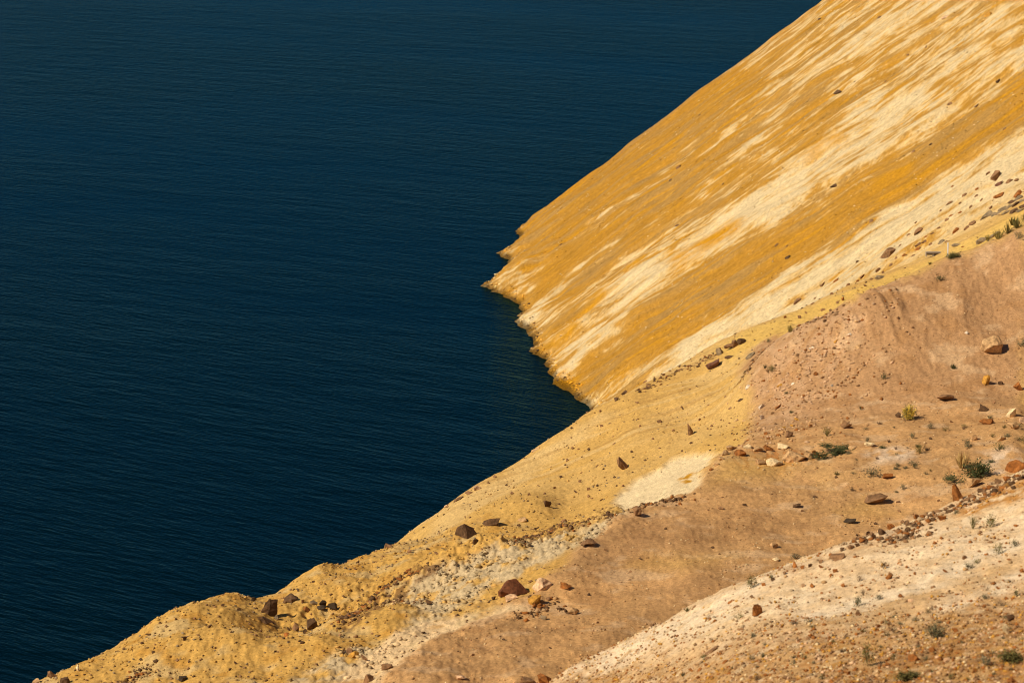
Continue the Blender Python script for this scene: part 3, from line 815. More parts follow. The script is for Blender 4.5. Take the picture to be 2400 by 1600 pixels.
# big ones, each with a shape of its own
BIG = [
    (1205, 1392, 74, 36, 'rustdark', 'boulder', 'largest dark rust-brown boulder on the brown flat below the grey rubble ridge'),
    (1094, 1257, 58, 31, 'dark', 'boulder', 'big dark brown boulder with shadowed right side on the lower yellow bank near the water'),
    (1155, 1230, 42, 19, 'dark', 'boulder', 'flat-topped dark boulder just right of and behind the big dark boulder near the water'),
    (630, 1437, 42, 38, 'dark', 'boulder', 'largest rounded dark boulder on the hummocks at the lower left'),
    (682, 1409, 40, 18, 'dark', 'boulder', 'low dark ridge-shaped boulder right of the largest hummock boulder'),
    (620, 1457, 28, 22, 'dark', 'boulder', 'dark boulder directly below the largest hummock boulder'),
    (733, 1473, 27, 25, 'dark', 'boulder', 'round dark boulder alone in the sandy dip between the hummocks'),
    (757, 1420, 20, 16, 'char', 'rock', 'pointed blackish rock left of a pair on the hummock crest'),
    (752, 1426, 24, 8, 'char', 'rock', 'flat blackish rock at the foot of the pointed blackish rock'),
    (780, 1425, 20, 12, 'char', 'rock', 'rightmost blackish rock of the cluster on the hummock crest'),
    (735, 1415, 20, 9, 'grey', 'rock', 'flat grey rock behind the blackish rocks on the hummock crest'),
    (718, 1433, 20, 11, 'rust', 'rock', 'rusty orange rock among dark ones above the round dark boulder'),
    (693, 1478, 16, 18, 'brown', 'rock', 'upright brown rock left of the round dark boulder in the dip'),
    (647, 1453, 13, 13, 'grey', 'rock', 'small upright grey rock between the dark hummock boulders'),
    (672, 1490, 14, 9, 'rust', 'rock', 'low rust rock at the bottom of the sandy dip'),
    (594, 1409, 14, 11, 'char', 'rock', 'small black rock left of the largest hummock boulder'),
    (125, 1586, 22, 19, 'brown', 'boulder', 'brown boulder standing on the skyline at the far lower left'),
    (86, 1599, 24, 12, 'tan', 'rock', 'tan rock at the lowest left end of the bank skyline'),
    (152, 1601, 26, 16, 'dark', 'rock', 'dark rock at the bottom edge below the skyline boulder'),
    (183, 1572, 9, 16, 'pale', 'rock', 'pale upright rock on the skyline right of the brown boulder'),
    (830, 1542, 26, 18, 'ochre', 'rock', 'orange-brown rock on the grey rubble at the bottom left'),
    (820, 1531, 18, 14, 'brown', 'rock', 'brown rock leaning against the orange-brown rock on grey rubble'),
    (854, 1545, 15, 13, 'brown', 'rock', 'small brown rock just right of the orange-brown rock on grey rubble'),
    (431, 1594, 22, 13, 'char', 'rock', 'black rock at the bottom edge below the hummocks'),
    (434, 1500, 11, 11, 'dark', 'rock', 'single dark rock on the pale streaked face of the left hummock'),
    (1281, 1186, 20, 15, 'dark', 'rock', 'round dark rock with a black shadow on the smooth yellow mound'),
    (1225, 1221, 24, 9, 'tan', 'rock', 'low tan rock on the smooth yellow mound right of the dark boulders'),
    (1461, 1099, 24, 30, 'brown', 'boulder', 'pointed grey-brown slab leaning on the pebbly yellow bank'),
    (1618, 1019, 15, 27, 'brown', 'rock', 'tall brown rock high on the pebbly yellow bank'),
    (1493, 1207, 27, 21, 'brown', 'boulder', 'brown rock at the lip where the brown flat ends'),
    (1672, 861, 36, 15, 'maroon', 'boulder', 'smooth oval maroon boulder below the split dark boulder'),
    (1688, 830, 15, 16, 'grey', 'rock', 'rounded grey rock left of the split dark boulder'),
    (1710, 838, 16, 16, 'dark', 'rock', 'knobbly dark rock below the split dark boulder'),
    (1760, 836, 20, 16, 'grey', 'rock', 'grey rounded rock half buried right of the split dark boulder'),
    (2081, 595, 30, 27, 'brown', 'boulder', 'large striped brown block on the edge of the cream slope'),
    (2153, 544, 20, 16, 'brown', 'boulder', 'brown slanting slab above the bench on the cream slope'),
    (2335, 417, 22, 28, 'brown', 'boulder', 'tall brown triangular slab near the right edge on the cream slope'),
    (2343, 433, 17, 12, 'maroon', 'rock', 'dark reddish block right below the tall triangular slab'),
    (2341, 460, 22, 15, 'rust', 'rock', 'orange-brown block second below the tall triangular slab'),
    (2387, 458, 18, 14, 'rust', 'rock', 'rusty rock above the dark stone pile at the right edge'),
    (2240, 542, 15, 10, 'rust', 'rock', 'reddish rock on the rocky edge straight above the white post'),
    (2278, 526, 17, 9, 'brown', 'rock', 'flat brown rock in the rocky edge left of the dark grey one'),
    (2312, 508, 26, 14, 'grey', 'boulder', 'dark grey rock in the rocky edge left of the stone pile'),
    (2265, 536, 12, 10, 'brown', 'rock', 'brown rock at the left end of the rocky edge'),
    (2303, 566, 24, 23, 'grey', 'boulder', 'grey boulder on the crest of the tan bank below the grass'),
    (2332, 552, 22, 14, 'grey', 'rock', 'flat-topped grey rock behind the crest grass'),
    (2241, 576, 15, 14, 'grey', 'rock', 'grey-brown leaning slab just right of the white post'),
    (2207, 568, 16, 8, 'grey', 'rock', 'low grey rock just above the bench'),
    (2063, 652, 24, 7, 'grey', 'rock', 'long flat dark grey rock on the yellow terrace below the bench'),
    (1964, 220, 17, 13, 'dark', 'rock', 'dark brown slanting slab in the middle of the upper pale slope'),
    (1954, 438, 12, 7, 'dark', 'rock', 'dark brown slab alone in the broad ochre band'),
    (2316, 36, 16, 12, 'ochre', 'rock', 'ochre block near the top right corner of the slope'),
    (2215, 42, 15, 10, 'pink', 'rock', 'pinkish slab left of the ochre block near the top right corner'),
    (1868, 707, 17, 10, 'brown', 'rock', 'thin brown slab at the lower edge of the cream slope'),
    (2322, 822, 50, 34, 'tan', 'boulder', 'tan-grey boulder half buried at the foot of the tan bank near the right edge'),
    (2311, 900, 19, 24, 'ochre', 'rock', 'upright orange block below the half-buried tan-grey boulder'),
    (2386, 914, 22, 19, 'rust', 'rock', 'rust-red round rock at the right edge below the tan bank'),
    (2369, 976, 21, 21, 'pale', 'rock', 'cream-white rounded boulder near the right edge'),
    (2306, 962, 25, 13, 'dark', 'rock', 'dark brown rock left of the cream-white boulder'),
    (2312, 993, 35, 13, 'rust', 'rock', 'low rusty rock below the dark brown rock near the right edge'),
    (2376, 1004, 28, 15, 'tan', 'rock', 'tan rock below the cream-white boulder at the right edge'),
    (2396, 990, 16, 14, 'pink', 'rock', 'pinkish rock cut by the right edge beside the cream-white boulder'),
    (2216, 938, 38, 16, 'brown', 'boulder', 'brown humped rock in the gully at the foot of the tan bank'),
    (2105, 979, 14, 13, 'dark', 'rock', 'dark rock touching the left side of the yellow-flowering bush'),
    (1983, 1002, 27, 19, 'brown', 'boulder', 'brown block at the foot of the stony tan apron'),
    (1850, 1023, 22, 15, 'brown', 'rock', 'brown rock with a dark right side above the rusty outcrop'),
    (1787, 955, 13, 14, 'white', 'rock', 'leaning white stone on the stony tan apron'),
    (1753, 909, 11, 12, 'white', 'rock', 'white stone at the border of yellow bank and tan apron'),
    (2265, 784, 10, 7, 'white', 'rock', 'small white stone with a black shadow on the bare tan bank'),
    (2052, 1177, 56, 19, 'brown', 'boulder', 'long log-shaped brown rock lying on the brown flat'),
    (1869, 1188, 22, 9, 'dark', 'rock', 'low dark rock left of the log-shaped rock on the flat'),
    (1991, 1223, 32, 10, 'char', 'rock', 'flat blackish rock below the log-shaped rock on the flat'),
    (2081, 1120, 26, 11, 'rust', 'rock', 'crumbling rust rock below the white salt patch'),
    (1814, 1282, 20, 14, 'tan', 'rock', 'pointed tan rock casting a black spike of shadow on the flat'),
    (1818, 1314, 17, 8, 'pale', 'rock', 'small pale rock below the pointed tan rock'),
    (2052, 1230, 9, 6, 'dark', 'rock', 'tiny dark rock beside the foreground crest right of the flat blackish rock'),
    (2282, 1032, 18, 14, 'tan', 'rock', 'tan rock among low plants left of the salt patch edge'),
    (2348, 1032, 24, 11, 'tan', 'rock', 'wide tan rock among low plants near the right edge'),
    (2382, 1104, 54, 32, 'rust', 'boulder', 'large rusty block on the foreground crest at the right edge'),
    (2281, 1138, 40, 22, 'tan', 'boulder', 'pale tan pointed rock on the foreground crest below the green bush'),
    (2246, 1172, 24, 40, 'rust', 'boulder', 'upright orange crust of rock at the left end of the rusty crest'),
    (1268, 1378, 48, 26, 'pink', 'boulder', 'pink and orange crumbly rock right of the largest rust boulder'),
    (1326, 1380, 28, 15, 'rust', 'rock', 'rust rock with a black shadow right of the pink crumbly rock'),
    (1252, 1414, 32, 26, 'ochre', 'boulder', 'golden-rust crusty rock below the largest rust boulder'),
    (1198, 1404, 32, 12, 'pink', 'rock', 'low pink rock at the foot of the largest rust boulder'),
    (1344, 1439, 30, 19, 'tan', 'boulder', 'tan block with black shadow on the flat right of the crusty rock'),
    (1273, 1451, 18, 10, 'grey', 'rock', 'low grey rock left of the tan block'),
    (1159, 1405, 12, 8, 'dark', 'rock', 'small dark rock left of the foot of the largest rust boulder'),
    (1007, 1416, 18, 14, 'dark', 'rock', 'dark rock on the yellowish slope left of the pink ledge'),
    (863, 1598, 30, 22, 'brown', 'boulder', 'brown rock at the bottom edge left of the brown flat'),
    (908, 1568, 28, 16, 'brown', 'rock', 'brown rock at the broken rim near the bottom edge'),
    (1079, 1592, 26, 10, 'pink', 'rock', 'flat pinkish rock near the bottom edge of the flat'),
    (1235, 1600, 34, 14, 'brown', 'rock', 'brown rock at the bottom edge left of the rust one'),
    (1274, 1602, 34, 24, 'rust', 'boulder', 'rust-red rock at the bottom edge where the foreground hillside starts'),
    (1775, 1440, 28, 28, 'rust', 'boulder', 'dark rust rock standing on the pale foreground hillside'),
    (1964, 1310, 40, 13, 'brown', 'rock', 'long dark crust of rock on the foreground crest'),
    (2209, 1218, 20, 12, 'rust', 'rock', 'rusty rock on the pale foreground slope right of the crest'),
    (1864, 1330, 12, 15, 'rust', 'rock', 'rust stone standing at the left part of the foreground crest'),
    (2083, 1357, 18, 12, 'rust', 'rock', 'rust rock in the middle of the pale foreground strip'),
    (1668, 1526, 32, 12, 'brown', 'rock', 'long brown rock low on the left of the foreground hillside'),
    (2141, 1548, 26, 18, 'rust', 'rock', 'blurred rust rock in the brown gravel at the bottom right'),
    (2369, 1453, 20, 15, 'dark', 'rock', 'dark rock in orange gravel near the right edge of the foreground'),
    (2358, 1484, 20, 24, 'pale', 'rock', 'pale upright rock below the dark rock near the right edge'),
    (2371, 1600, 24, 14, 'rust', 'rock', 'rust rock at the bottom right corner'),
    (1230, 1067, 17, 13, 'brown', 'rock', 'brown rock standing out on the skyline of the yellow bank'),
    (1256, 1054, 18, 9, 'tan', 'rock', 'tan rock on the bank skyline right of the brown one'),
    (1465, 922, 11, 12, 'dark', 'rock', 'dark rock on the ridge between yellow bank and cream slope'),
    (1446, 938, 14, 8, 'dark', 'rock', 'low dark rock on the ridge just left of the other dark one'),
    (1380, 1277, 38, 16, 'brown', 'boulder', 'dark brown crusty rock at the right end of the grey rubble ridge'),
]
for k, (cx, by, w, h, tone, name, label) in enumerate(BIG):
    me = hull_mesh(name, 500 + k, 14 if w > 24 else 11, 0.05 if w > 20 else 0.0, ('block', 'wedge', 'round')[k % 3] if h < 0.8 * w else 'block') if w > 17 else None
    place_rock(cx, by, w, h, tone, name, label, None, me)

# the split boulder: three pieces that lie together
x, y, z = at(1724 * K, 812 * K)
sp = bpy.data.objects.new('split_boulder', None); COL.objects.link(sp); sp.location = (x, y, z)
tag(sp, 'biggest dark boulder at the top of the yellow bank, split into three slabs', 'rock')
for k, (dx, dz, w, h, ry) in enumerate(((-13, -1, 26, 11, -0.35), (4, -3, 24, 24, -0.75), (11, 8, 26, 16, 0.45))):
    o = bpy.data.objects.new('slab', hull_mesh('slab', 700 + k, 18, 0.03, 'block')); COL.objects.link(o)
    o.parent = sp
    o.scale = (metres(w, y), metres(w * 0.7, y), metres(h, y))
    o.location = (metres(dx, y), metres(6 - dz, y) * 0.6, metres(dz, y) - 0.15)
    o.rotation_euler = (0.1, ry, 0.2 * k)
    o.color = TONE['dark' if k == 2 else 'brown'] + (1,)

GROUPS = {
    'slope': ('small brown stone lying loose on the steep streaked slope', 'loose stones on the streaked slope', [
        (2061, 42, 9, 7), (1921, 46, 8, 6), (2076, 192, 6, 5), (2226, 244, 10, 6), (2340, 192, 9, 8), (2290, 249, 10, 6), (2141, 356, 9, 6),
        (2182, 340, 6, 6), (2355, 302, 7, 5), (2042, 519, 9, 7), (1847, 605, 12, 9), (1820, 575, 9, 7), (1845, 577, 6, 4), (2010, 614, 8, 7), (1591, 393, 11, 9),
        (1571, 423, 7, 5), (1315, 573, 6, 4), (1587, 528, 9, 5), (1695, 432, 5, 4), (2004, 192, 5, 4), (2127, 130, 6, 4), (2170, 112, 5, 4), (1640, 270, 6, 4)]),
    'edge': ('small brown stone in the scatter along the lower edge of the cream slope', 'stones along the lower edge of the cream slope', [
        (2316, 407, 9, 7), (2366, 426, 15, 9), (2382, 424, 10, 8), (2289, 444, 9, 5), (2260, 459, 12, 7), (2289, 460, 9, 6), (2226, 478, 13, 8), (2232, 438, 6, 4),
        (2205, 494, 6, 5), (2323, 487, 8, 8), (2219, 517, 9, 8), (2229, 506, 9, 5), (2130, 551, 9, 5), (2147, 523, 6, 5), (2152, 576, 12, 8), (2152, 585, 12, 7),
        (2166, 568, 10, 6), (2181, 573, 9, 6), (2216, 568, 10, 5), (2120, 600, 10, 8), (2058, 634, 11, 11), (2022, 649, 11, 9), (2042, 656, 10, 5), (1961, 658, 12, 8),
        (1988, 669, 11, 5), (1929, 668, 12, 8), (2028, 671, 8, 6), (1977, 704, 8, 8), (1964, 711, 8, 6), (1929, 728, 11, 5), (1874, 746, 9, 7), (2257, 579, 6, 5),
        (2100, 606, 7, 5), (2088, 622, 8, 5), (2070, 640, 7, 5), (2010, 660, 7, 4), (1950, 690, 8, 5), (1905, 712, 8, 5), (1890, 735, 7, 5), (1840, 745, 8, 5), (1910, 700, 6, 4),
        (2185, 548, 7, 5), (2200, 535, 7, 5), (2250, 500, 7, 5), (2275, 486, 8, 6), (2300, 470, 7, 5), (2140, 600, 8, 5), (2170, 556, 7, 5), (2250, 478, 7, 5), (2110, 575, 6, 5)]),
    'bank': ('small dark stone scattered on the pebbly yellow bank', 'stones scattered on the yellow bank', [
        (1546, 990, 11, 7), (1322, 1224, 15, 8), (1216, 1232, 9, 5), (1712, 957, 8, 6), (1700, 930, 7, 5), (1736, 938, 12, 8), (1668, 1000, 8, 5), (1640, 985, 7, 5),
        (1600, 960, 7, 5), (1578, 1010, 7, 5), (1530, 1030, 7, 5), (1480, 1060, 8, 5), (1440, 1040, 7, 5), (1410, 1000, 7, 5), (1380, 1055, 8, 6), (1330, 1080, 8, 6), (1342, 1052, 8, 6),
        (1315, 1120, 8, 6), (1360, 1130, 9, 6), (1380, 1148, 8, 6), (1350, 1155, 9, 6), (1300, 1145, 8, 5), (1276, 1158, 8, 5), (1400, 1140, 8, 5), (1410, 1172, 8, 6), (1380, 1165, 8, 5),
        (1440, 1120, 8, 5), (1460, 1140, 7, 5), (1200, 1158, 9, 7), (1114, 1274, 16, 12), (960, 1296, 11, 9), (1024, 1299, 10, 8), (1135, 1230, 9, 6), (1240, 1160, 7, 5), (1500, 1000, 7, 5),
        (1620, 1040, 8, 5), (1660, 950, 6, 4), (1690, 985, 6, 5), (1500, 920, 8, 5), (1520, 905, 9, 6), (1512, 895, 8, 5), (1535, 890, 8, 5), (1556, 880, 8, 5), (1408, 965, 7, 5), (1340, 1005, 6, 5)]),
    'skyline': ('pinkish brown stone jutting from the water-side skyline of the yellow bank', 'stones on the bank skyline', [
        (1118, 1146, 20, 9), (1073, 1172, 26, 13), (1100, 1157, 18, 8), (1029, 1195, 15, 9), (912, 1283, 22, 11), (941, 1259, 14, 9), (1045, 1187, 14, 7), (990, 1222, 12, 7), (1160, 1118, 10, 5), (965, 1240, 12, 7)]),
    'hummock': ('small dark stone strewn over the yellow hummocks at the lower left', 'stones on the hummocks', [
        (717, 1484, 11, 10), (676, 1476, 9, 8), (710, 1412, 9, 8), (708, 1509, 14, 7), (492, 1471, 9, 7), (456, 1451, 9, 6), (523, 1420, 9, 6), (291, 1522, 8, 6), (797, 1490, 9, 7),
        (560, 1430, 7, 6), (412, 1453, 8, 6), (415, 1550, 10, 7), (330, 1548, 9, 6), (443, 1552, 8, 5), (372, 1572, 8, 5), (610, 1480, 8, 5), (646, 1528, 8, 5), (760, 1527, 8, 5), (553, 1556, 10, 8),
        (540, 1570, 9, 6), (805, 1400, 7, 5), (700, 1385, 7, 5), (735, 1365, 7, 5), (762, 1370, 7, 5), (850, 1385, 8, 6), (360, 1530, 8, 6), (505, 1520, 7, 5), (640, 1460, 7, 5), (760, 1460, 7, 5), (390, 1470, 8, 6), (470, 1500, 7, 5)]),
    'apron': ('small pinkish stone on the stony tan apron', 'stones on the tan apron', [
        (1845, 880, 9, 7), (1873, 872, 10, 7), (1912, 880, 12, 8), (1828, 905, 10, 8), (1858, 900, 8, 6), (1880, 934, 8, 6), (1870, 958, 13, 7), (1825, 955, 13, 9), (1868, 985, 12, 7), (1787, 982, 12, 10),
        (1800, 918, 8, 6), (1780, 1008, 10, 8), (1900, 1000, 9, 6), (1838, 1005, 9, 6), (1902, 818, 9, 7), (1935, 832, 8, 6), (2010, 815, 12, 8), (1920, 785, 10, 7), (1960, 800, 9, 6), (1990, 785, 8, 6), (1880, 850, 9, 6),
        (1810, 970, 9, 6), (1795, 1018, 8, 6), (1855, 1000, 10, 6), (1950, 905, 8, 5), (1990, 870, 7, 5)]),
    'flat': ('small dark stone lying on the bare brown flat', 'stones on the brown flat', [
        (1910, 1166, 13, 5), (2107, 1199, 8, 4), (2034, 1253, 12, 9), (2145, 1212, 12, 8), (1670, 1285, 10, 5), (1108, 1536, 9, 5), (1500, 1310, 10, 4), (1420, 1290, 9, 5), (1560, 1240, 8, 4),
        (1690, 1195, 14, 7), (1745, 1185, 10, 5), (1880, 1198, 8, 4), (2008, 1255, 7, 4), (2200, 1175, 8, 5), (1960, 1120, 8, 5), (2105, 1178, 10, 4), (1290, 1520, 9, 5), (1400, 1460, 8, 4), (1180, 1500, 9, 5), (2330, 945, 9, 6),
        (2345, 900, 12, 8), (2230, 990, 9, 6), (2260, 1005, 9, 6), (2392, 1120, 14, 9), (2180, 1030, 9, 6), (1478, 1340, 8, 4), (1380, 1395, 9, 5)]),
    'crest': ('dark rust stone in the broken line of rock on the foreground crest', 'stones along the foreground crest', [
        (2022, 1270, 16, 11), (2045, 1262, 20, 15), (2068, 1252, 18, 15), (2088, 1240, 18, 14), (1995, 1284, 18, 10), (1975, 1290, 14, 9), (2148, 1215, 14, 10), (2168, 1208, 12, 8), (2010, 1280, 12, 8), (1948, 1304, 14, 8),
        (1925, 1318, 12, 8), (1900, 1328, 12, 8), (1882, 1332, 12, 8), (2115, 1226, 12, 7), (2190, 1198, 12, 8), (2322, 1145, 20, 10), (2340, 1132, 22, 12), (2300, 1152, 18, 9), (2362, 1125, 20, 12), (1840, 1345, 10, 7), (1812, 1360, 10, 7), (1790, 1372, 10, 7)]),
    'fore': ('small rust stone among the gravel of the foreground hillside', 'stones on the foreground hillside', [
        (1976, 1376, 14, 9), (1903, 1378, 11, 10), (1736, 1475, 12, 9), (1872, 1505, 13, 9), (2185, 1527, 16, 11), (1714, 1410, 14, 10), (1660, 1452, 14, 9), (1883, 1374, 10, 8), (1958, 1340, 12, 8), (1925, 1330, 12, 8), (2088, 1350, 12, 8), (2110, 1325, 9, 6),
        (2190, 1275, 12, 7), (2140, 1262, 10, 6), (2100, 1282, 10, 6), (2150, 1296, 9, 6), (2125, 1332, 9, 6), (2215, 1340, 12, 7), (2260, 1310, 13, 8), (2135, 1410, 14, 8), (2205, 1430, 9, 8), (2110, 1400, 12, 9), (2010, 1440, 13, 8), (1945, 1490, 14, 9),
        (1700, 1552, 14, 9), (1640, 1570, 12, 9), (1810, 1470, 11, 7), (1900, 1520, 12, 8), (2060, 1470, 11, 7), (2240, 1480, 13, 9), (2300, 1505, 16, 10), (2220, 1550, 16, 10), (2080, 1560, 12, 9), (1990, 1580, 12, 9), (1840, 1590, 12, 8), (2290, 1420, 11, 8), (2340, 1380, 12, 8), (2395, 1340, 12, 8), (2320, 1560, 14, 10), (1760, 1590, 12, 8)]),
    'pile': ('grey angular stone of the dark pile at the right edge', 'stones of the dark pile', [
        (2350, 492, 18, 12), (2366, 486, 18, 13), (2382, 480, 18, 14), (2396, 472, 18, 14), (2358, 500, 16, 10), (2376, 497, 18, 12), (2392, 494, 18, 12), (2340, 500, 14, 9), (2372, 474, 15, 10), (2388, 466, 16, 11), (2330, 503, 14, 8), (2400, 485, 16, 12), (2412, 478, 18, 12), (2410, 462, 16, 12)]),
    'outcrop': ('crumbling pale rock of the outcrop at the far rim of the brown flat', 'rocks of the rim outcrop', [
        (1700, 1066, 22, 16), (1716, 1054, 26, 16), (1735, 1066, 30, 18), (1752, 1050, 24, 14), (1690, 1078, 16, 10), (1776, 1056, 26, 15), (1800, 1054, 26, 14), (1835, 1050, 28, 14), (1862, 1080, 56, 34), (1896, 1074, 26, 26), (1912, 1068, 18, 18), (1815, 1090, 40, 22), (1784, 1088, 30, 18),
        (1680, 1090, 14, 9), (1668, 1102, 12, 8), (2040, 1045, 26, 12), (1998, 1050, 22, 9)]),
}
ALT = {'slope': ('brown', 'dark', 'brown'), 'edge': ('brown', 'brown', 'brown', 'rust'), 'bank': ('brown', 'brown', 'dark'), 'skyline': ('pink', 'brown', 'brown'), 'hummock': ('dark', 'dark', 'brown'), 'apron': ('pink', 'tan', 'rust', 'ochre', 'white'),
       'flat': ('dark', 'brown'), 'crest': ('rust', 'brown', 'dark'), 'fore': ('rust', 'rust', 'brown', 'pink'), 'pile': ('grey', 'grey', 'dark'), 'outcrop': ('tan', 'tan', 'rust', 'pale')}
LANDMARKS = [
    (1205, 1380, 'the largest rust boulder'), (1094, 1245, 'the big dark bank boulder'), (630, 1420, 'the largest hummock boulder'), (733, 1462, 'the round boulder in the dip'),
    (757, 1414, 'the pointed black hummock rock'), (125, 1578, 'the lower-left skyline boulder'), (830, 1535, 'the orange-brown rubble rock'), (434, 1496, 'the lone dark hummock rock'),
    (1281, 1179, 'the round dark mound rock'), (1225, 1217, 'the low tan mound rock'), (1461, 1085, 'the pointed grey-brown slab'), (1618, 1005, 'the tall brown bank rock'), (1493, 1197, 'the brown lip rock'),
    (1672, 854, 'the maroon oval boulder'), (1724, 800, 'the split dark boulder'), (2081, 582, 'the striped brown block'), (2153, 536, 'the slanting slab above the bench'), (2335, 403, 'the tall triangular slab'),
    (2341, 452, 'the orange-brown slope block'), (2240, 537, 'the reddish edge rock'), (2312, 501, 'the dark grey edge rock'), (2187, 596, 'the bench'), (2221, 585, 'the white post'), (2303, 555, 'the grey crest boulder'),
    (2063, 649, 'the long flat grey terrace rock'), (1964, 214, 'the dark upper-slope slab'), (1954, 435, 'the slab in the ochre band'), (2316, 30, 'the ochre top-corner block'), (1868, 702, 'the thin brown slab'),
    (2322, 805, 'the half-buried tan-grey boulder'), (2369, 966, 'the cream-white boulder'), (2386, 905, 'the round rust-red rock'), (2130, 968, 'the yellow-flowering bush'), (1983, 993, 'the brown apron-foot block'), (1787, 948, 'the leaning white stone'),
    (1850, 1016, 'the rock above the rusty outcrop'), (2052, 1168, 'the log-shaped rock'), (1869, 1184, 'the low dark flat rock'), (1991, 1218, 'the flat blackish rock'), (1814, 1275, 'the pointed tan rock'),
    (2382, 1090, 'the large rusty crest block'), (2246, 1152, 'the upright orange crust'), (1344, 1430, 'the tan block on the flat'), (1268, 1366, 'the pink crumbly rock'), (1380, 1270, 'the crusty end rock'),
    (1775, 1426, 'the dark rust foreground rock'), (1964, 1304, 'the long dark crest crust'), (2083, 1351, 'the rust mid-strip rock'), (1668, 1520, 'the long brown foreground rock'), (2141, 1540, 'the blurred rust gravel rock'), (2369, 1446, 'the dark rock in orange gravel'),
    (1230, 1060, 'the brown skyline rock'), (1465, 916, 'the dark ridge rock'), (1940, 1050, 'the dark green mat'), (2250, 1070, 'the straw tuft'), (2280, 1105, 'the big green bush'), (2050, 1065, 'the white salt patch'),
    (2195, 1475, 'the twiggy grey-green bush'), (2035, 1530, 'the upright olive plant'), (1864, 1300, 'the low bush at the crest edge'), (1830, 855, 'the grassy apron tuft'),
    (2040, 1100, 'the bush below the salt patch'), (2318, 1220, 'the green slope bush'), (1760, 1365, 'the leafy crest plant'),
]
SIDES = ['right of', 'above and right of', 'above', 'above and left of', 'left of', 'below and left of', 'below', 'below and right of']
RANK = ['', 'second ', 'third ', 'fourth ', 'fifth ', 'sixth ', 'seventh ']
WORDS = {'dark': 'blackish brown', 'brown': 'brown', 'rust': 'rust-coloured', 'grey': 'grey', 'tan': 'tan', 'ochre': 'ochre', 'white': 'white', 'pink': 'pinkish', 'pale': 'pale'}


def side_of(cx, cy, own=None):
    """the nearest landmark and on which side of it a spot lies"""
    d, lx, ly, nm = min((math.hypot(cx - a, cy - b), a, b, t) for a, b, t in LANDMARKS if t != own)
    k = int(round(math.degrees(math.atan2(ly - cy, cx - lx)) / 45.0)) % 8
    return d, SIDES[k], nm


def ranked(items):
    """items: (cx, cy, noun) -> a label for each, counted outward from its landmark"""
    keyed = {}
    for n_, (cx, cy, noun) in enumerate(items):
        d, sd, nm = side_of(cx, cy)
        keyed.setdefault((noun, sd, nm), []).append((d, n_))
    lab = {}
    for (noun, sd, nm), L in keyed.items():
        L.sort()
        for r, (d, n_) in enumerate(L):
            lead = '' if len(L) == 1 else ('nearest ' if r == 0 else RANK[min(r, 6)] + 'nearest ')
            lab[n_] = '%s%s, %s %s' % (lead, noun, sd, nm)
    return [lab[n_] for n_ in range(len(items))]


stones = []
for key, (label, grp, spots) in GROUPS.items():
    for k, (cx, by, w, h) in enumerate(spots):
        tone = ALT[key][k % len(ALT[key])]
        noun = ('small ' if w < 14 else '') + WORDS[tone] + (' crumbling rock' if key == 'outcrop' else ' stone')
        stones.append((cx, by, w, h, tone, grp, noun, key))
for (cx, by, w, h, tone, grp, noun, key), lab in zip(stones, ranked([(q[0], q[1], q[6]) for q in stones])):
    if key == 'outcrop' or (w >= 16 and key in ('pile', 'crest', 'skyline')):
        me = hull_mesh('stone', rnd.randrange(9999), 18, 0.06, 'wedge')
        place_rock(cx, by, w, h * (0.8 if key == 'outcrop' else 1), tone, 'stone', lab, grp, me)
    else:
        place_rock(cx, by, w, h, tone, 'stone', lab, grp)


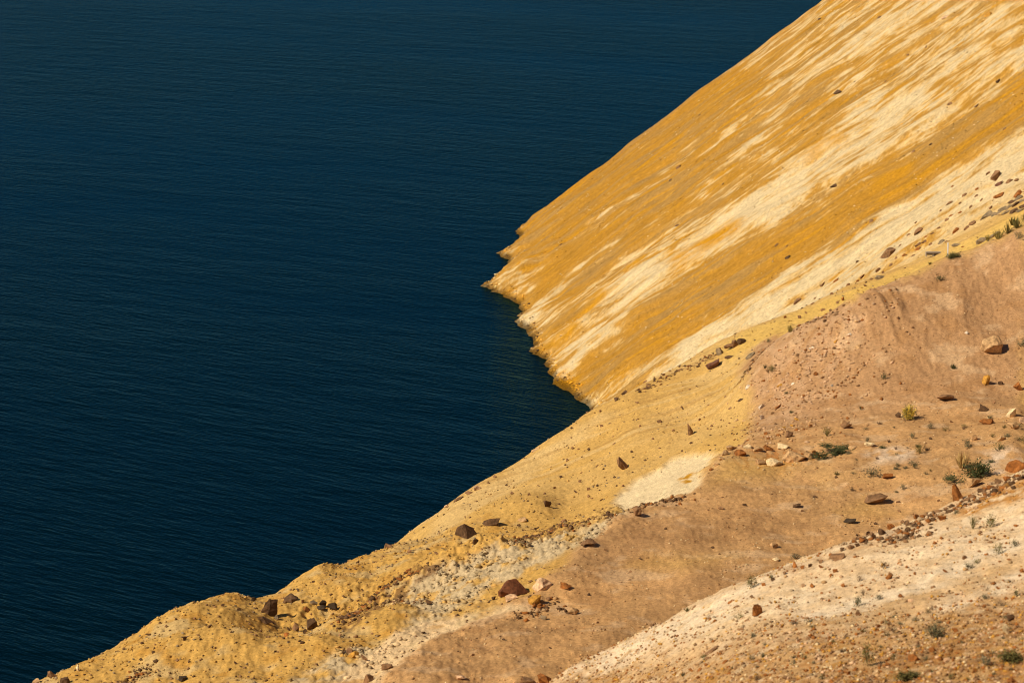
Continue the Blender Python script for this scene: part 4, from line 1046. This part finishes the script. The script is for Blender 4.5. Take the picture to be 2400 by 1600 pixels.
# ------------------------------------------------------------------ uncountable small stones
def scatter(name, mask, n, smin, smax, tones, flat=0.75, seed=1, power=2.5):
    """n small angular stones on the grid cells weighted by mask"""
    r = np.random.RandomState(seed)
    wgt = np.where(ZZ > 0.15, mask, 0) * (np.abs(XX / YY) < 0.2)
    flatw = wgt.ravel().cumsum()
    pick = np.searchsorted(flatw, r.uniform(0, flatw[-1], n))
    i, j = np.unravel_index(np.clip(pick, 0, XX.size - 1), XX.shape)
    x = XX[i, j] + r.uniform(-.2, .2, n); y = YY[i, j] + r.uniform(-.3, .3, n)
    z = zgrid(x, y)
    size = smin + (smax - smin) * r.uniform(0, 1, n) ** power
    V0 = np.array([(0.5, 0, 0), (0, 0.5, 0), (-0.5, 0, 0), (0, -0.5, 0), (0.12, 0.05, 0.55), (0, 0, -0.4), (0.33, 0.33, 0.2), (-0.3, -0.36, 0.25)])
    Fc = np.array([(0, 6, 4), (6, 1, 4), (1, 2, 4), (2, 7, 4), (7, 3, 4), (3, 0, 4), (6, 0, 5), (1, 6, 5), (2, 1, 5), (7, 2, 5), (3, 7, 5), (0, 3, 5)])
    V = V0[None] + r.uniform(-.13, .13, (n, len(V0), 3))
    a = r.uniform(0, 6.28, n); ca, sa = np.cos(a)[:, None], np.sin(a)[:, None]
    sx = size * r.uniform(0.7, 1.3, n); sy = size * r.uniform(0.7, 1.3, n); sz = size * flat * r.uniform(0.6, 1.2, n)
    vx, vy, vz = V[..., 0] * sx[:, None], V[..., 1] * sy[:, None], V[..., 2] * sz[:, None]
    co = np.stack([x[:, None] + vx * ca - vy * sa, y[:, None] + vx * sa + vy * ca, z[:, None] + vz + 0.08 * sz[:, None]], -1).reshape(-1, 3).astype(np.float32)
    fc = (Fc[None] + (np.arange(n) * len(V0))[:, None, None]).reshape(-1, 3).astype(np.int32)
    me = bpy.data.meshes.new(name)
    me.vertices.add(len(co)); me.vertices.foreach_set('co', co.ravel())
    me.loops.add(fc.size); me.loops.foreach_set('vertex_index', fc.ravel())
    me.polygons.add(len(fc))
    me.polygons.foreach_set('loop_start', np.arange(0, fc.size, 3, dtype=np.int32)); me.polygons.foreach_set('loop_total', np.full(len(fc), 3, np.int32))
    me.update(calc_edges=True)
    tl = []
    own = ALB[i, j]
    ti = r.randint(0, len(tones), n)
    c = np.zeros((n, 3))
    for k, t in enumerate(tones):
        m = ti == k
        c[m] = own[m] * t if isinstance(t, float) else np.array(TONE[t])
    c *= r.uniform(0.75, 1.25, n)[:, None]
    c4 = np.ones((n, len(V0), 4), np.float32); c4[..., :3] = np.clip(c, 0, 1)[:, None, :]
    at_ = me.color_attributes.new('stone_colour', 'FLOAT_COLOR', 'POINT')
    at_.data.foreach_set('color', c4.ravel())
    me.materials.append(M_PEBBLE)
    o = bpy.data.objects.new(name, me); COL.objects.link(o); o['kind'] = 'stuff'
    return o


visible_near = (YY > 100) & (YY < 325)
bankm = (1 - WA) * (1 - WF) * (1 - m_tan) * visible_near
clump = sstep(-0.15, 0.4, fbm(XX / 5, YY / 8, 3, 301))
scatter('pebbles', bankm * (1 - pocket) * (0.25 + clump + 0.8 * HUM) * (1 - greym), 17000, 0.05, 0.34, ['brown', 'dark', 0.8, 0.9, 'grey'], 0.8, 2, 3.0)
scatter('clods', greym * (1 - WF) * (0.15 + clump), 1500, 0.08, 0.6, [0.95, 1.0, 0.85, 0.6], 0.55, 3, 3.4)
scatter('grit', m_tan * (1 - WF) * visible_near * (0.3 + clump), 9000, 0.04, 0.22, ['brown', 0.7, 0.85, 1.15, 'pale'], 0.8, 4, 3.0)
scatter('gravel', WF * (YY > 100) * (YY < 172) * (0.35 + 0.8 * clump + 2.0 * rus), 34000, 0.03, 0.26, ['rust', 'brown', 'tan', 'pale', 'brown', 0.75, 'ochre', 'pink', 0.6, 'rust'], 0.8, 5, 3.0)
scatter('crumbs', WA * (YY < 475) * (0.2 + clump) * (ZZ > 0.3), 16000, 0.05, 0.34, ['pale', 1.15, 0.8, 1.3, 'pale', 0.6], 0.6, 6, 3.0)
apron = poly_mask(poly_xy([(1730, 860), (1800, 790), (1960, 710), (2060, 700), (1990, 880), (1860, 1010), (1760, 1010), (1730, 940)]), Xj, Yj, 4.0, 1, 0.5)
scatter('scree', apron * (0.15 + sstep(-0.2, 0.4, fine + patch)), 2600, 0.05, 0.45, ['pink', 'tan', 0.8, 'pink', 'rust', 'brown', 0.9, 1.2], 0.7, 7, 3.4)
# dark rubble along broken edges
lines = [[(790, 1430), (860, 1370), (930, 1320), (1000, 1310)], [(1185, 1250), (1240, 1220), (1330, 1205), (1400, 1185)], [(200, 1590), (300, 1568), (330, 1540)],
         [(840, 1400), (900, 1380), (950, 1385)], [(1210, 1410), (1260, 1390), (1290, 1400)], [(1480, 895), (1560, 850), (1640, 815)], [(1720, 850), (1760, 800), (1850, 745), (1900, 730)],
         [(1990, 1240), (2060, 1235), (2110, 1200), (2220, 1155), (2300, 1120), (2352, 1095)], [(1450, 1170), (1520, 1150), (1560, 1150)]]
lm = np.zeros(XX.shape)
for L in lines:
    P = poly_xy(L)
    for (x0, y0), (x1, y1) in zip(P[:-1], P[1:]):
        if abs(y1 - y0) > 60:
            continue
        ex, ey = x1 - x0, y1 - y0
        m = (XX > min(x0, x1) - 3) & (XX < max(x0, x1) + 3) & (YY > min(y0, y1) - 4) & (YY < max(y0, y1) + 4)
        t = np.clip(((XX[m] - x0) * ex + (YY[m] - y0) * ey) / (ex * ex + ey * ey + 1e-9), 0, 1)
        d = np.hypot(XX[m] - x0 - t * ex, 0.6 * (YY[m] - y0 - t * ey))
        lm[m] = np.maximum(lm[m], np.exp(-(d / 0.7) ** 2))
scatter('rubble', lm * (0.3 + sstep(-0.1, 0.3, fine)), 4200, 0.06, 0.5, ['dark', 'brown', 'dark', 'rust', 0.7], 0.75, 8, 3.0)
scatter('debris', WA * (ZZ < 1.1) * (YY < 476) * (YY > 330), 1500, 0.08, 0.6, [1.4, 1.0, 2.0, 'dark', 1.7], 0.6, 9, 3.0)


# ------------------------------------------------------------------ plants
M_LEAF = noise_colour_mat('leaf', 0.8, 6.0, 0.55, 1.45)
GREENS = {'green': (0.050, 0.062, 0.020), 'olive': (0.135, 0.115, 0.032), 'greygreen': (0.125, 0.115, 0.060), 'straw': (0.50, 0.34, 0.13), 'flower': (0.78, 0.58, 0.10), 'twig': (0.16, 0.10, 0.055), 'grass': (0.22, 0.17, 0.045)}


def plant_mesh(name, seed, kind, n):
    r = random.Random(seed)
    V, Fs = [], []

    def blade(base, tip, wd):
        b, t = Vector(base), Vector(tip)
        s_ = (t - b).cross(Vector((r.uniform(-1, 1), r.uniform(-1, 1), 0.3))).normalized() * wd
        m = b.lerp(t, 0.55) + Vector((0, 0, 0.06 * (t - b).length))
        i = len(V)
        V.extend([b - s_ * 0.6, b + s_ * 0.6, m + s_, t, m - s_])
        Fs.append((i, i + 1, i + 2, i + 3, i + 4))

    def leaf(c, sz):
        c = Vector(c); a = Vector((r.gauss(0, 1), r.gauss(0, 1), r.gauss(0, .7))).normalized()
        b_ = a.cross(Vector((r.gauss(0, 1), r.gauss(0, 1), r.gauss(0, 1)))).normalized()
        i = len(V)
        V.extend([c - a * sz, c + b_ * sz * 0.45, c + a * sz, c - b_ * sz * 0.45])
        Fs.append((i, i + 1, i + 2, i + 3))
    if kind == 'tuft':
        for _ in range(n):
            a = r.uniform(0, 6.283); rad = r.uniform(0.05, 0.5); h = r.uniform(0.45, 1.0) * (1.0 - 0.5 * rad)
            blade((math.cos(a) * rad * 0.3, math.sin(a) * rad * 0.3, 0), (math.cos(a) * rad, math.sin(a) * rad, h), r.uniform(0.014, 0.03))
    elif kind == 'twigs':
        for _ in range(n):
            a = r.uniform(0, 6.283); rad = r.uniform(0.1, 0.5); h = r.uniform(0.3, 1.0)
            tip = (math.cos(a) * rad, math.sin(a) * rad, h)
            blade((0, 0, 0), tip, 0.012)
            for q in range(3):
                t = r.uniform(0.4, 0.95)
                p = Vector(tip) * t
                blade(p, p + Vector((r.uniform(-.2, .2), r.uniform(-.2, .2), r.uniform(0.02, .2))), 0.012)
    else:
        flat = 1.0
        lobes = [(r.uniform(-.28, .28), r.uniform(-.28, .28), r.uniform(0.25, 0.62)) for _ in range(6)] if kind == 'shrub' else [(r.uniform(-.24, .24), r.uniform(-.24, .24), r.uniform(0.1, 0.45)) for _ in range(12)]
        for _ in range(n):
            lx, ly, lz = r.choice(lobes)
            sg = 0.13 if kind == 'shrub' else 0.11
            leaf((lx + r.gauss(0, sg), ly + r.gauss(0, sg), max(0.0, lz + r.gauss(0, sg * 1.5))), r.uniform(0.03, 0.075))
        for _ in range(14):
            lx, ly, lz = r.choice(lobes)
            blade((lx * 0.2, ly * 0.2, 0), (lx * 1.3 + r.uniform(-.1, .1), ly * 1.3 + r.uniform(-.1, .1), min(1, lz * 1.35)), 0.012)
    me = bpy.data.meshes.new(name)
    me.from_pydata([tuple(v) for v in V], [], Fs)
    me.materials.append(M_LEAF)
    return me


P_MESH = {'tuft': [plant_mesh('grass_tuft', 40 + i, 'tuft', 46) for i in range(4)], 'shrub': [plant_mesh('shrub', 50 + i, 'shrub', 260) for i in range(4)],
          'mat': [plant_mesh('creeping_plant', 60 + i, 'mat', 300) for i in range(4)], 'twigs': [plant_mesh('dry_twigs', 70 + i, 'twigs', 26) for i in range(3)]}
NAME = {'tuft': 'grass_tuft', 'shrub': 'shrub', 'mat': 'creeping_plant', 'twigs': 'dry_plant'}
CAT = {'tuft': 'grass', 'shrub': 'shrub', 'mat': 'plant', 'twigs': 'plant'}


def place_plant(cx, by, w, h, kind, tone, label, group=None, name=None, mesh=None):
    x, y, z = at(cx * K, by * K)
    o = bpy.data.objects.new(name or NAME[kind], mesh or rnd.choice(P_MESH[kind])); COL.objects.link(o)
    big = 1.25 if y < 175 else 1.0
    W = metres(w, y) * big
    o.scale = (W, W * rnd.uniform(0.8, 1.1), metres(h, y) * 1.1 * big)
    o.location = (x, y, z - 0.02)
    o.rotation_euler = (rnd.uniform(-.08, .08), rnd.uniform(-.08, .08), rnd.uniform(0, 6.28))
    t = GREENS[tone]; k = rnd.uniform(0.85, 1.2)
    o.color = (t[0] * k, t[1] * k, t[2] * k, 1)
    return tag(o, label, CAT[kind], group)


def part(parent, name, mesh, scale, loc, colour, rz=0.0):
    o = bpy.data.objects.new(name, mesh); COL.objects.link(o)
    o.parent = parent; o.scale = scale; o.location = loc; o.rotation_euler = (0, 0, rz); o.color = tuple(colour) + (1,)
    return o


def compound(cx, by, name, label, cat):
    x, y, z = at(cx * K, by * K)
    e = bpy.data.objects.new(name, None); COL.objects.link(e); e.location = (x, y, z)
    tag(e, label, cat)
    return e, y


# yellow-flowering bush
e, y = compound(2130, 984, 'flowering_bush', 'round bush covered in pale yellow flowers at the foot of the tan bank', 'bush')
W, H = metres(40, y), metres(36, y)
part(e, 'foliage', plant_mesh('foliage', 81, 'shrub', 420), (W * 1.15, W * 1.1, H * 1.15), (0, 0, 0), GREENS['olive'])
part(e, 'flower_heads', plant_mesh('flower_heads', 82, 'tuft', 90), (W, W, H * 1.12), (0, -0.05, 0.08), GREENS['flower'])
part(e, 'flower_heads', plant_mesh('flower_heads', 83, 'shrub', 110), (W * 1.1, W, H * 1.12), (0, -0.12, 0.1), GREENS['flower'], 1.0)
# dry straw tuft with a green base
e, y = compound(2254, 1042 + 2, 'straw_tuft', 'tall dry straw-coloured grass tuft with green base between the two pale patches', 'grass')
e.location = at(2254 * K, 1097 * K); y = e.location.y
W, H = metres(40, y), metres(44, y)
part(e, 'dry_blades', plant_mesh('dry_blades', 84, 'tuft', 70), (W * 1.1, W, H * 1.1), (0, 0, 0), GREENS['straw'])
part(e, 'green_base', plant_mesh('green_base', 85, 'shrub', 120), (W * 0.6, W * 0.5, H * 0.34), (0, 0, 0), GREENS['olive'])
# big green bush behind the foreground crest
e, y = compound(2290, 1120, 'green_bush', 'largest dark green bush behind the foreground crest at the right', 'bush')
W, H = metres(76, y), metres(36, y)
part(e, 'foliage', plant_mesh('foliage', 86, 'shrub', 700), (W, W * 0.7, H * 1.25), (0, 0, 0), GREENS['green'])
part(e, 'stems', plant_mesh('stems', 87, 'twigs', 26), (W * 1.05, W * 0.6, H * 1.3), (0, 0, 0), GREENS['olive'])
# dark creeping mat
e, y = compound(1945, 1066, 'creeping_bush', 'widest dark green creeping bush over the rim beside the pale outcrop', 'bush')
for dx, dy, w, h in ((-26, -1.2, 62, 22), (16, 0.0, 84, 26), (34, 1.6, 50, 16), (0, 2.2, 60, 14)):
    part(e, 'foliage', plant_mesh('foliage', 88 + int(w), 'mat', 380), (metres(w, y), metres(w, y) * 0.7, metres(h, y) * 1.2), (metres(dx, y), dy, 0.02), GREENS['green'])

PLANTS = [
    (2235, 865, 20, 16, 'tuft', 'green', 'dark green spiky tuft alone on the tan bank below the white stone'),
    (2069, 890, 19, 17, 'shrub', 'green', 'small dark green bush alone in the middle of the bare tan bank'),
    (2018, 960, 11, 10, 'shrub', 'green', 'tiny dark green plant near the foot of the tan bank'),
    (2393, 812, 30, 20, 'shrub', 'greygreen', 'grey-green bush cut by the right edge beside the tan bank'),
    (2205, 658, 26, 14, 'shrub', 'green', 'dark green bush on the upper rim of the tan bank'),
    (2042, 1114, 46, 24, 'shrub', 'greygreen', 'low grey-green bush below the left pale salt patch'),
    (2157, 1062, 40, 24, 'twigs', 'olive', 'sparse twiggy plant at the right end of the left salt patch'),
    (2142, 1092, 28, 12, 'shrub', 'green', 'green plant at the lower right rim of the left salt patch'),
    (2104, 1094, 18, 9, 'shrub', 'green', 'small green plant in the lower middle of the left salt patch'),
    (2101, 1067, 11, 8, 'shrub', 'green', 'tiny green plant in the upper middle of the left salt patch'),
    (2069, 1050, 28, 11, 'mat', 'green', 'flat green plant above the left salt patch'),
    (2270, 1048, 42, 18, 'shrub', 'greygreen', 'grey-green bush above the straw tuft'),
    (2340, 1055, 36, 17, 'shrub', 'olive', 'olive bush above the right pale patch'),
    (2397, 1034, 40, 14, 'shrub', 'green', 'green bush cut by the right edge above the right pale patch'),
    (2320, 982, 26, 12, 'twigs', 'greygreen', 'pale wispy plant beside the low rusty rock near the right edge'),
    (2215, 1010, 18, 12, 'shrub', 'olive', 'small olive plant in the middle of the upper right flat'),
    (2170, 1112, 15, 8, 'shrub', 'greygreen', 'small grey-green plant left of the straw tuft'),
    (2101, 1154, 13, 7, 'mat', 'green', 'tiny plant above the log-shaped rock on the flat'),
    (2322, 1083, 24, 10, 'mat', 'green', 'flat green plant in the right pale patch'),
    (2240, 1131, 62, 20, 'shrub', 'green', 'wide low green bush left of the largest green bush'),
    (1938, 1022, 34, 30, 'twigs', 'olive', 'dry branching plant standing above the dark creeping bush'),
    (1853, 778, 20, 22, 'tuft', 'grass', 'olive grass tuft on the rim between yellow terrace and tan bank'),
    (1808, 872, 26, 16, 'shrub', 'olive', 'olive bush at the top of the stony tan apron'),
    (1793, 864, 11, 14, 'tuft', 'greygreen', 'upright grey-green tuft left of the olive apron bush'),
    (1843, 923, 15, 8, 'mat', 'green', 'small flat plant in the middle of the stony apron'),
    (1855, 968, 18, 8, 'mat', 'green', 'small dark plant low on the stony apron'),
    (1800, 802, 12, 9, 'shrub', 'green', 'small dark plant right of the split dark boulder'),
    (2180, 620, 16, 9, 'tuft', 'grass', 'yellow-green grass tuft on the tan bank crest below the bench'),
    (2232, 602, 46, 12, 'mat', 'olive', 'dark low scrub around the foot of the white post'),
    (2316, 565, 22, 18, 'tuft', 'grass', 'lowest yellow-green grass clump on the tan crest near the right edge'),
    (2340, 560, 34, 26, 'tuft', 'grass', 'second yellow-green grass clump from the left on the tan crest'),
    (2362, 548, 34, 30, 'tuft', 'grass', 'third yellow-green grass clump from the left on the tan crest'),
    (2384, 535, 34, 32, 'tuft', 'olive', 'fourth and darker grass clump from the left on the tan crest'),
    (2402, 522, 30, 32, 'tuft', 'grass', 'grass clump on the tan crest cut by the right edge'),
    (2374, 528, 30, 24, 'tuft', 'olive', 'olive grass clump behind the others on the tan crest'),
    (2386, 560, 22, 20, 'shrub', 'greygreen', 'grey-green weed in front of the crest grass at the right edge'),
    (1864, 1308, 32, 13, 'shrub', 'greygreen', 'low grey-green bush on the brown flat just above the foreground crest'),
    (1762, 1378, 30, 26, 'shrub', 'olive', 'leafy olive plant on the foreground crest against the brown flat'),
    (1806, 1358, 12, 12, 'shrub', 'green', 'small dark plant on the foreground crest right of the leafy one'),
    (1612, 1432, 22, 10, 'tuft', 'olive', 'thin grass on the lower left part of the foreground crest'),
    (2013, 1362, 16, 14, 'shrub', 'twig', 'dry brown tuft in the pale foreground strip'),
    (2008, 1420, 30, 22, 'shrub', 'greygreen', 'grey-green bush in the middle of the foreground hillside'),
    (2023, 1397, 12, 18, 'twigs', 'twig', 'upright brown twig above the middle foreground bush'),
    (2061, 1405, 22, 10, 'shrub', 'greygreen', 'low plant right of the middle foreground bush'),
    (1731, 1450, 22, 12, 'shrub', 'olive', 'small plant left of the dark rust foreground rock'),
    (2071, 1332, 18, 12, 'shrub', 'twig', 'dry tuft in the upper pale foreground strip'),
    (2280, 1240, 36, 28, 'twigs', 'olive', 'sparse twiggy bush left of the green bush on the pale slope'),
    (2318, 1236, 30, 26, 'shrub', 'olive', 'leafy olive bush on the pale slope near the right edge'),
    (2240, 1204, 18, 10, 'shrub', 'greygreen', 'small grey-green plant on the upper pale slope'),
    (2338, 1300, 24, 24, 'shrub', 'olive', 'olive bush on the brown strip between the two white bands'),
    (2379, 1280, 24, 14, 'shrub', 'greygreen', 'grey-green plant near the right edge above the olive bush'),
    (2290, 1320, 18, 10, 'shrub', 'olive', 'small olive plant left of the olive bush between the white bands'),
    (2270, 1333, 26, 12, 'shrub', 'greygreen', 'low grey-green plant below the upper white band'),
    (2195, 1496, 58, 38, 'twigs', 'greygreen', 'large twiggy grey-green bush in the lower right gravel'),
    (2187, 1492, 44, 26, 'shrub', 'greygreen', 'dense leafy clump in front of the large twiggy bush'),
    (2035, 1562, 30, 50, 'shrub', 'olive', 'tall upright olive plant near the bottom right'),
    (1926, 1592, 16, 12, 'shrub', 'green', 'small green plant at the bottom edge'),
    (2365, 1550, 72, 26, 'mat', 'olive', 'wide dark scrub in the bottom right corner'),
    (2310, 1560, 40, 22, 'shrub', 'greygreen', 'grey-green scrub left of the corner scrub'),
    (2127, 1590, 62, 22, 'mat', 'olive', 'wide dark scrub at the bottom edge right of the tall olive plant'),
    (1763, 1494, 22, 11, 'shrub', 'greygreen', 'low plant below the dark rust foreground rock'),
    (1651, 1540, 26, 10, 'mat', 'olive', 'flat plant beside the long brown foreground rock'),
    (1858, 1557, 18, 8, 'shrub', 'greygreen', 'small plant low in the middle of the gravel'),
    (2093, 1548, 14, 15, 'shrub', 'green', 'small dark plant right of the tall olive plant'),
    (2078, 1490, 14, 10, 'shrub', 'greygreen', 'small plant left of the large twiggy bush'),
    (1862, 1462, 26, 10, 'mat', 'twig', 'left of two flat dry plants below the long white band'),
    (1899, 1457, 26, 10, 'mat', 'greygreen', 'right of two flat dry plants below the long white band'),
    (2348, 1420, 16, 10, 'shrub', 'twig', 'dry plant in the rusty gravel near the right edge'),
    (2382, 1398, 16, 15, 'shrub', 'green', 'dark plant in the gravel at the right edge'),
    (2307, 1403, 18, 10, 'shrub', 'greygreen', 'plant at the lower rim of the second white band'),
    (2173, 1437, 12, 9, 'shrub', 'greygreen', 'small plant at the left end of the second white band'),
    (2185, 1430, 9, 13, 'twigs', 'twig', 'dark upright twig at the left end of the second white band'),
]
for cx, by, w, h, kind, tone, lab in PLANTS:
    dense = plant_mesh('creeping_plant', int(cx), 'mat', 900) if kind == 'mat' and w > 44 else None
    place_plant(cx, by, w, h, kind, tone, lab, 'plants on the bare ground', None, dense)
more = []
pr = random.Random(77)
for k in range(46):
    for _ in range(40):
        t = pr.random()
        cx, by = pr.uniform(1560, 2400), pr.uniform(1440, 1598)
        if by > 1600 - 0.30 * (cx - 1400) + 10 and all(math.hypot(cx - q[0], by - q[1]) > 22 for q in more):
            break
    w = pr.uniform(9, 20)
    tone = pr.choice(['greygreen', 'olive', 'twig', 'greygreen'])
    more.append((cx, by, w, w * pr.uniform(0.5, 0.8), pr.choice(['shrub', 'mat', 'tuft']), tone))
for k in range(34):
    for _ in range(40):
        cx, by = pr.uniform(1960, 2398), pr.uniform(985, 1150)
        if by < 1215 - 0.37 * (cx - 1960) * 0.55 and all(math.hypot(cx - q[0], by - q[1]) > 20 for q in more):
            break
    w = pr.uniform(10, 24)
    more.append((cx, by, w, w * pr.uniform(0.4, 0.7), pr.choice(['shrub', 'twigs', 'tuft', 'mat']), pr.choice(['greygreen', 'olive', 'twig', 'greygreen'])))
TW = {'greygreen': 'grey-green', 'olive': 'olive', 'twig': 'dry brown'}
for (cx, by, w, h, kind, tone), lab in zip(more, ranked([(q[0], q[1], 'small %s %s' % (TW[q[5]], {'shrub': 'sprig', 'mat': 'creeper', 'tuft': 'grass tuft', 'twigs': 'twiggy plant'}[q[4]])) for q in more])):
    place_plant(cx, by, w, h, kind, tone, lab, 'small plants on the stony ground')


# ------------------------------------------------------------------ bench and white post
def box_mesh(name, sx, sy, sz, mat, bev=0.012):
    bm = bmesh.new()
    bmesh.ops.create_cube(bm, size=1.0)
    for v in bm.verts:
        v.co = Vector((v.co.x * sx, v.co.y * sy, v.co.z * sz))
    bmesh.ops.bevel(bm, geom=bm.edges, offset=bev, segments=1, affect='EDGES')
    me = bpy.data.meshes.new(name); bm.to_mesh(me); bm.free(); me.materials.append(mat)
    return me


M_WOOD = noise_colour_mat('weathered_wood', 0.9, 14.0, 0.75, 1.2)
e, y = compound(2187, 601, 'bench', 'weathered grey wooden bench standing on the yellow terrace left of the white post', 'bench')
L = metres(35, y)
for k in range(3):
    part(e, 'plank', box_mesh('plank', L, 0.17, 0.05, M_WOOD), (1, 1, 1), (0, (k - 1) * 0.185, 0.47), (0.30, 0.245, 0.19))
part(e, 'front_rail', box_mesh('front_rail', L * 0.99, 0.04, 0.10, M_WOOD), (1, 1, 1), (0, -0.23, 0.39), (0.28, 0.225, 0.175))
part(e, 'bottom_rail', box_mesh('bottom_rail', L * 0.97, 0.04, 0.05, M_WOOD), (1, 1, 1), (0, -0.23, 0.05), (0.34, 0.28, 0.21))
for dx in (-0.47, 0.0, 0.47):
    part(e, 'leg', box_mesh('leg', 0.09, 0.46, 0.445, M_WOOD), (1, 1, 1), (dx * L, 0.02, 0.2225), (0.36, 0.29, 0.22))
part(e, 'shade_board', box_mesh('shade_board', L * 0.9, 0.03, 0.30, M_WOOD), (1, 1, 1), (0, 0.24, 0.26), (0.16, 0.12, 0.09))  # dark board added behind the legs as the black shade below the seat
e.rotation_euler = (0, 0, 0.03)
e, y = compound(2221, 600, 'marker_post', 'thin upright white post beside the wooden bench', 'post')
H = metres(31, y)
part(e, 'shaft', box_mesh('shaft', 0.13, 0.10, H, M_WOOD, 0.01), (1, 1, 1), (0, 0, H / 2 - 0.05), (0.80, 0.78, 0.74))
part(e, 'cap', box_mesh('cap', 0.15, 0.12, 0.05, M_WOOD, 0.01), (1, 1, 1), (0, 0, H - 0.03), (0.82, 0.80, 0.77))
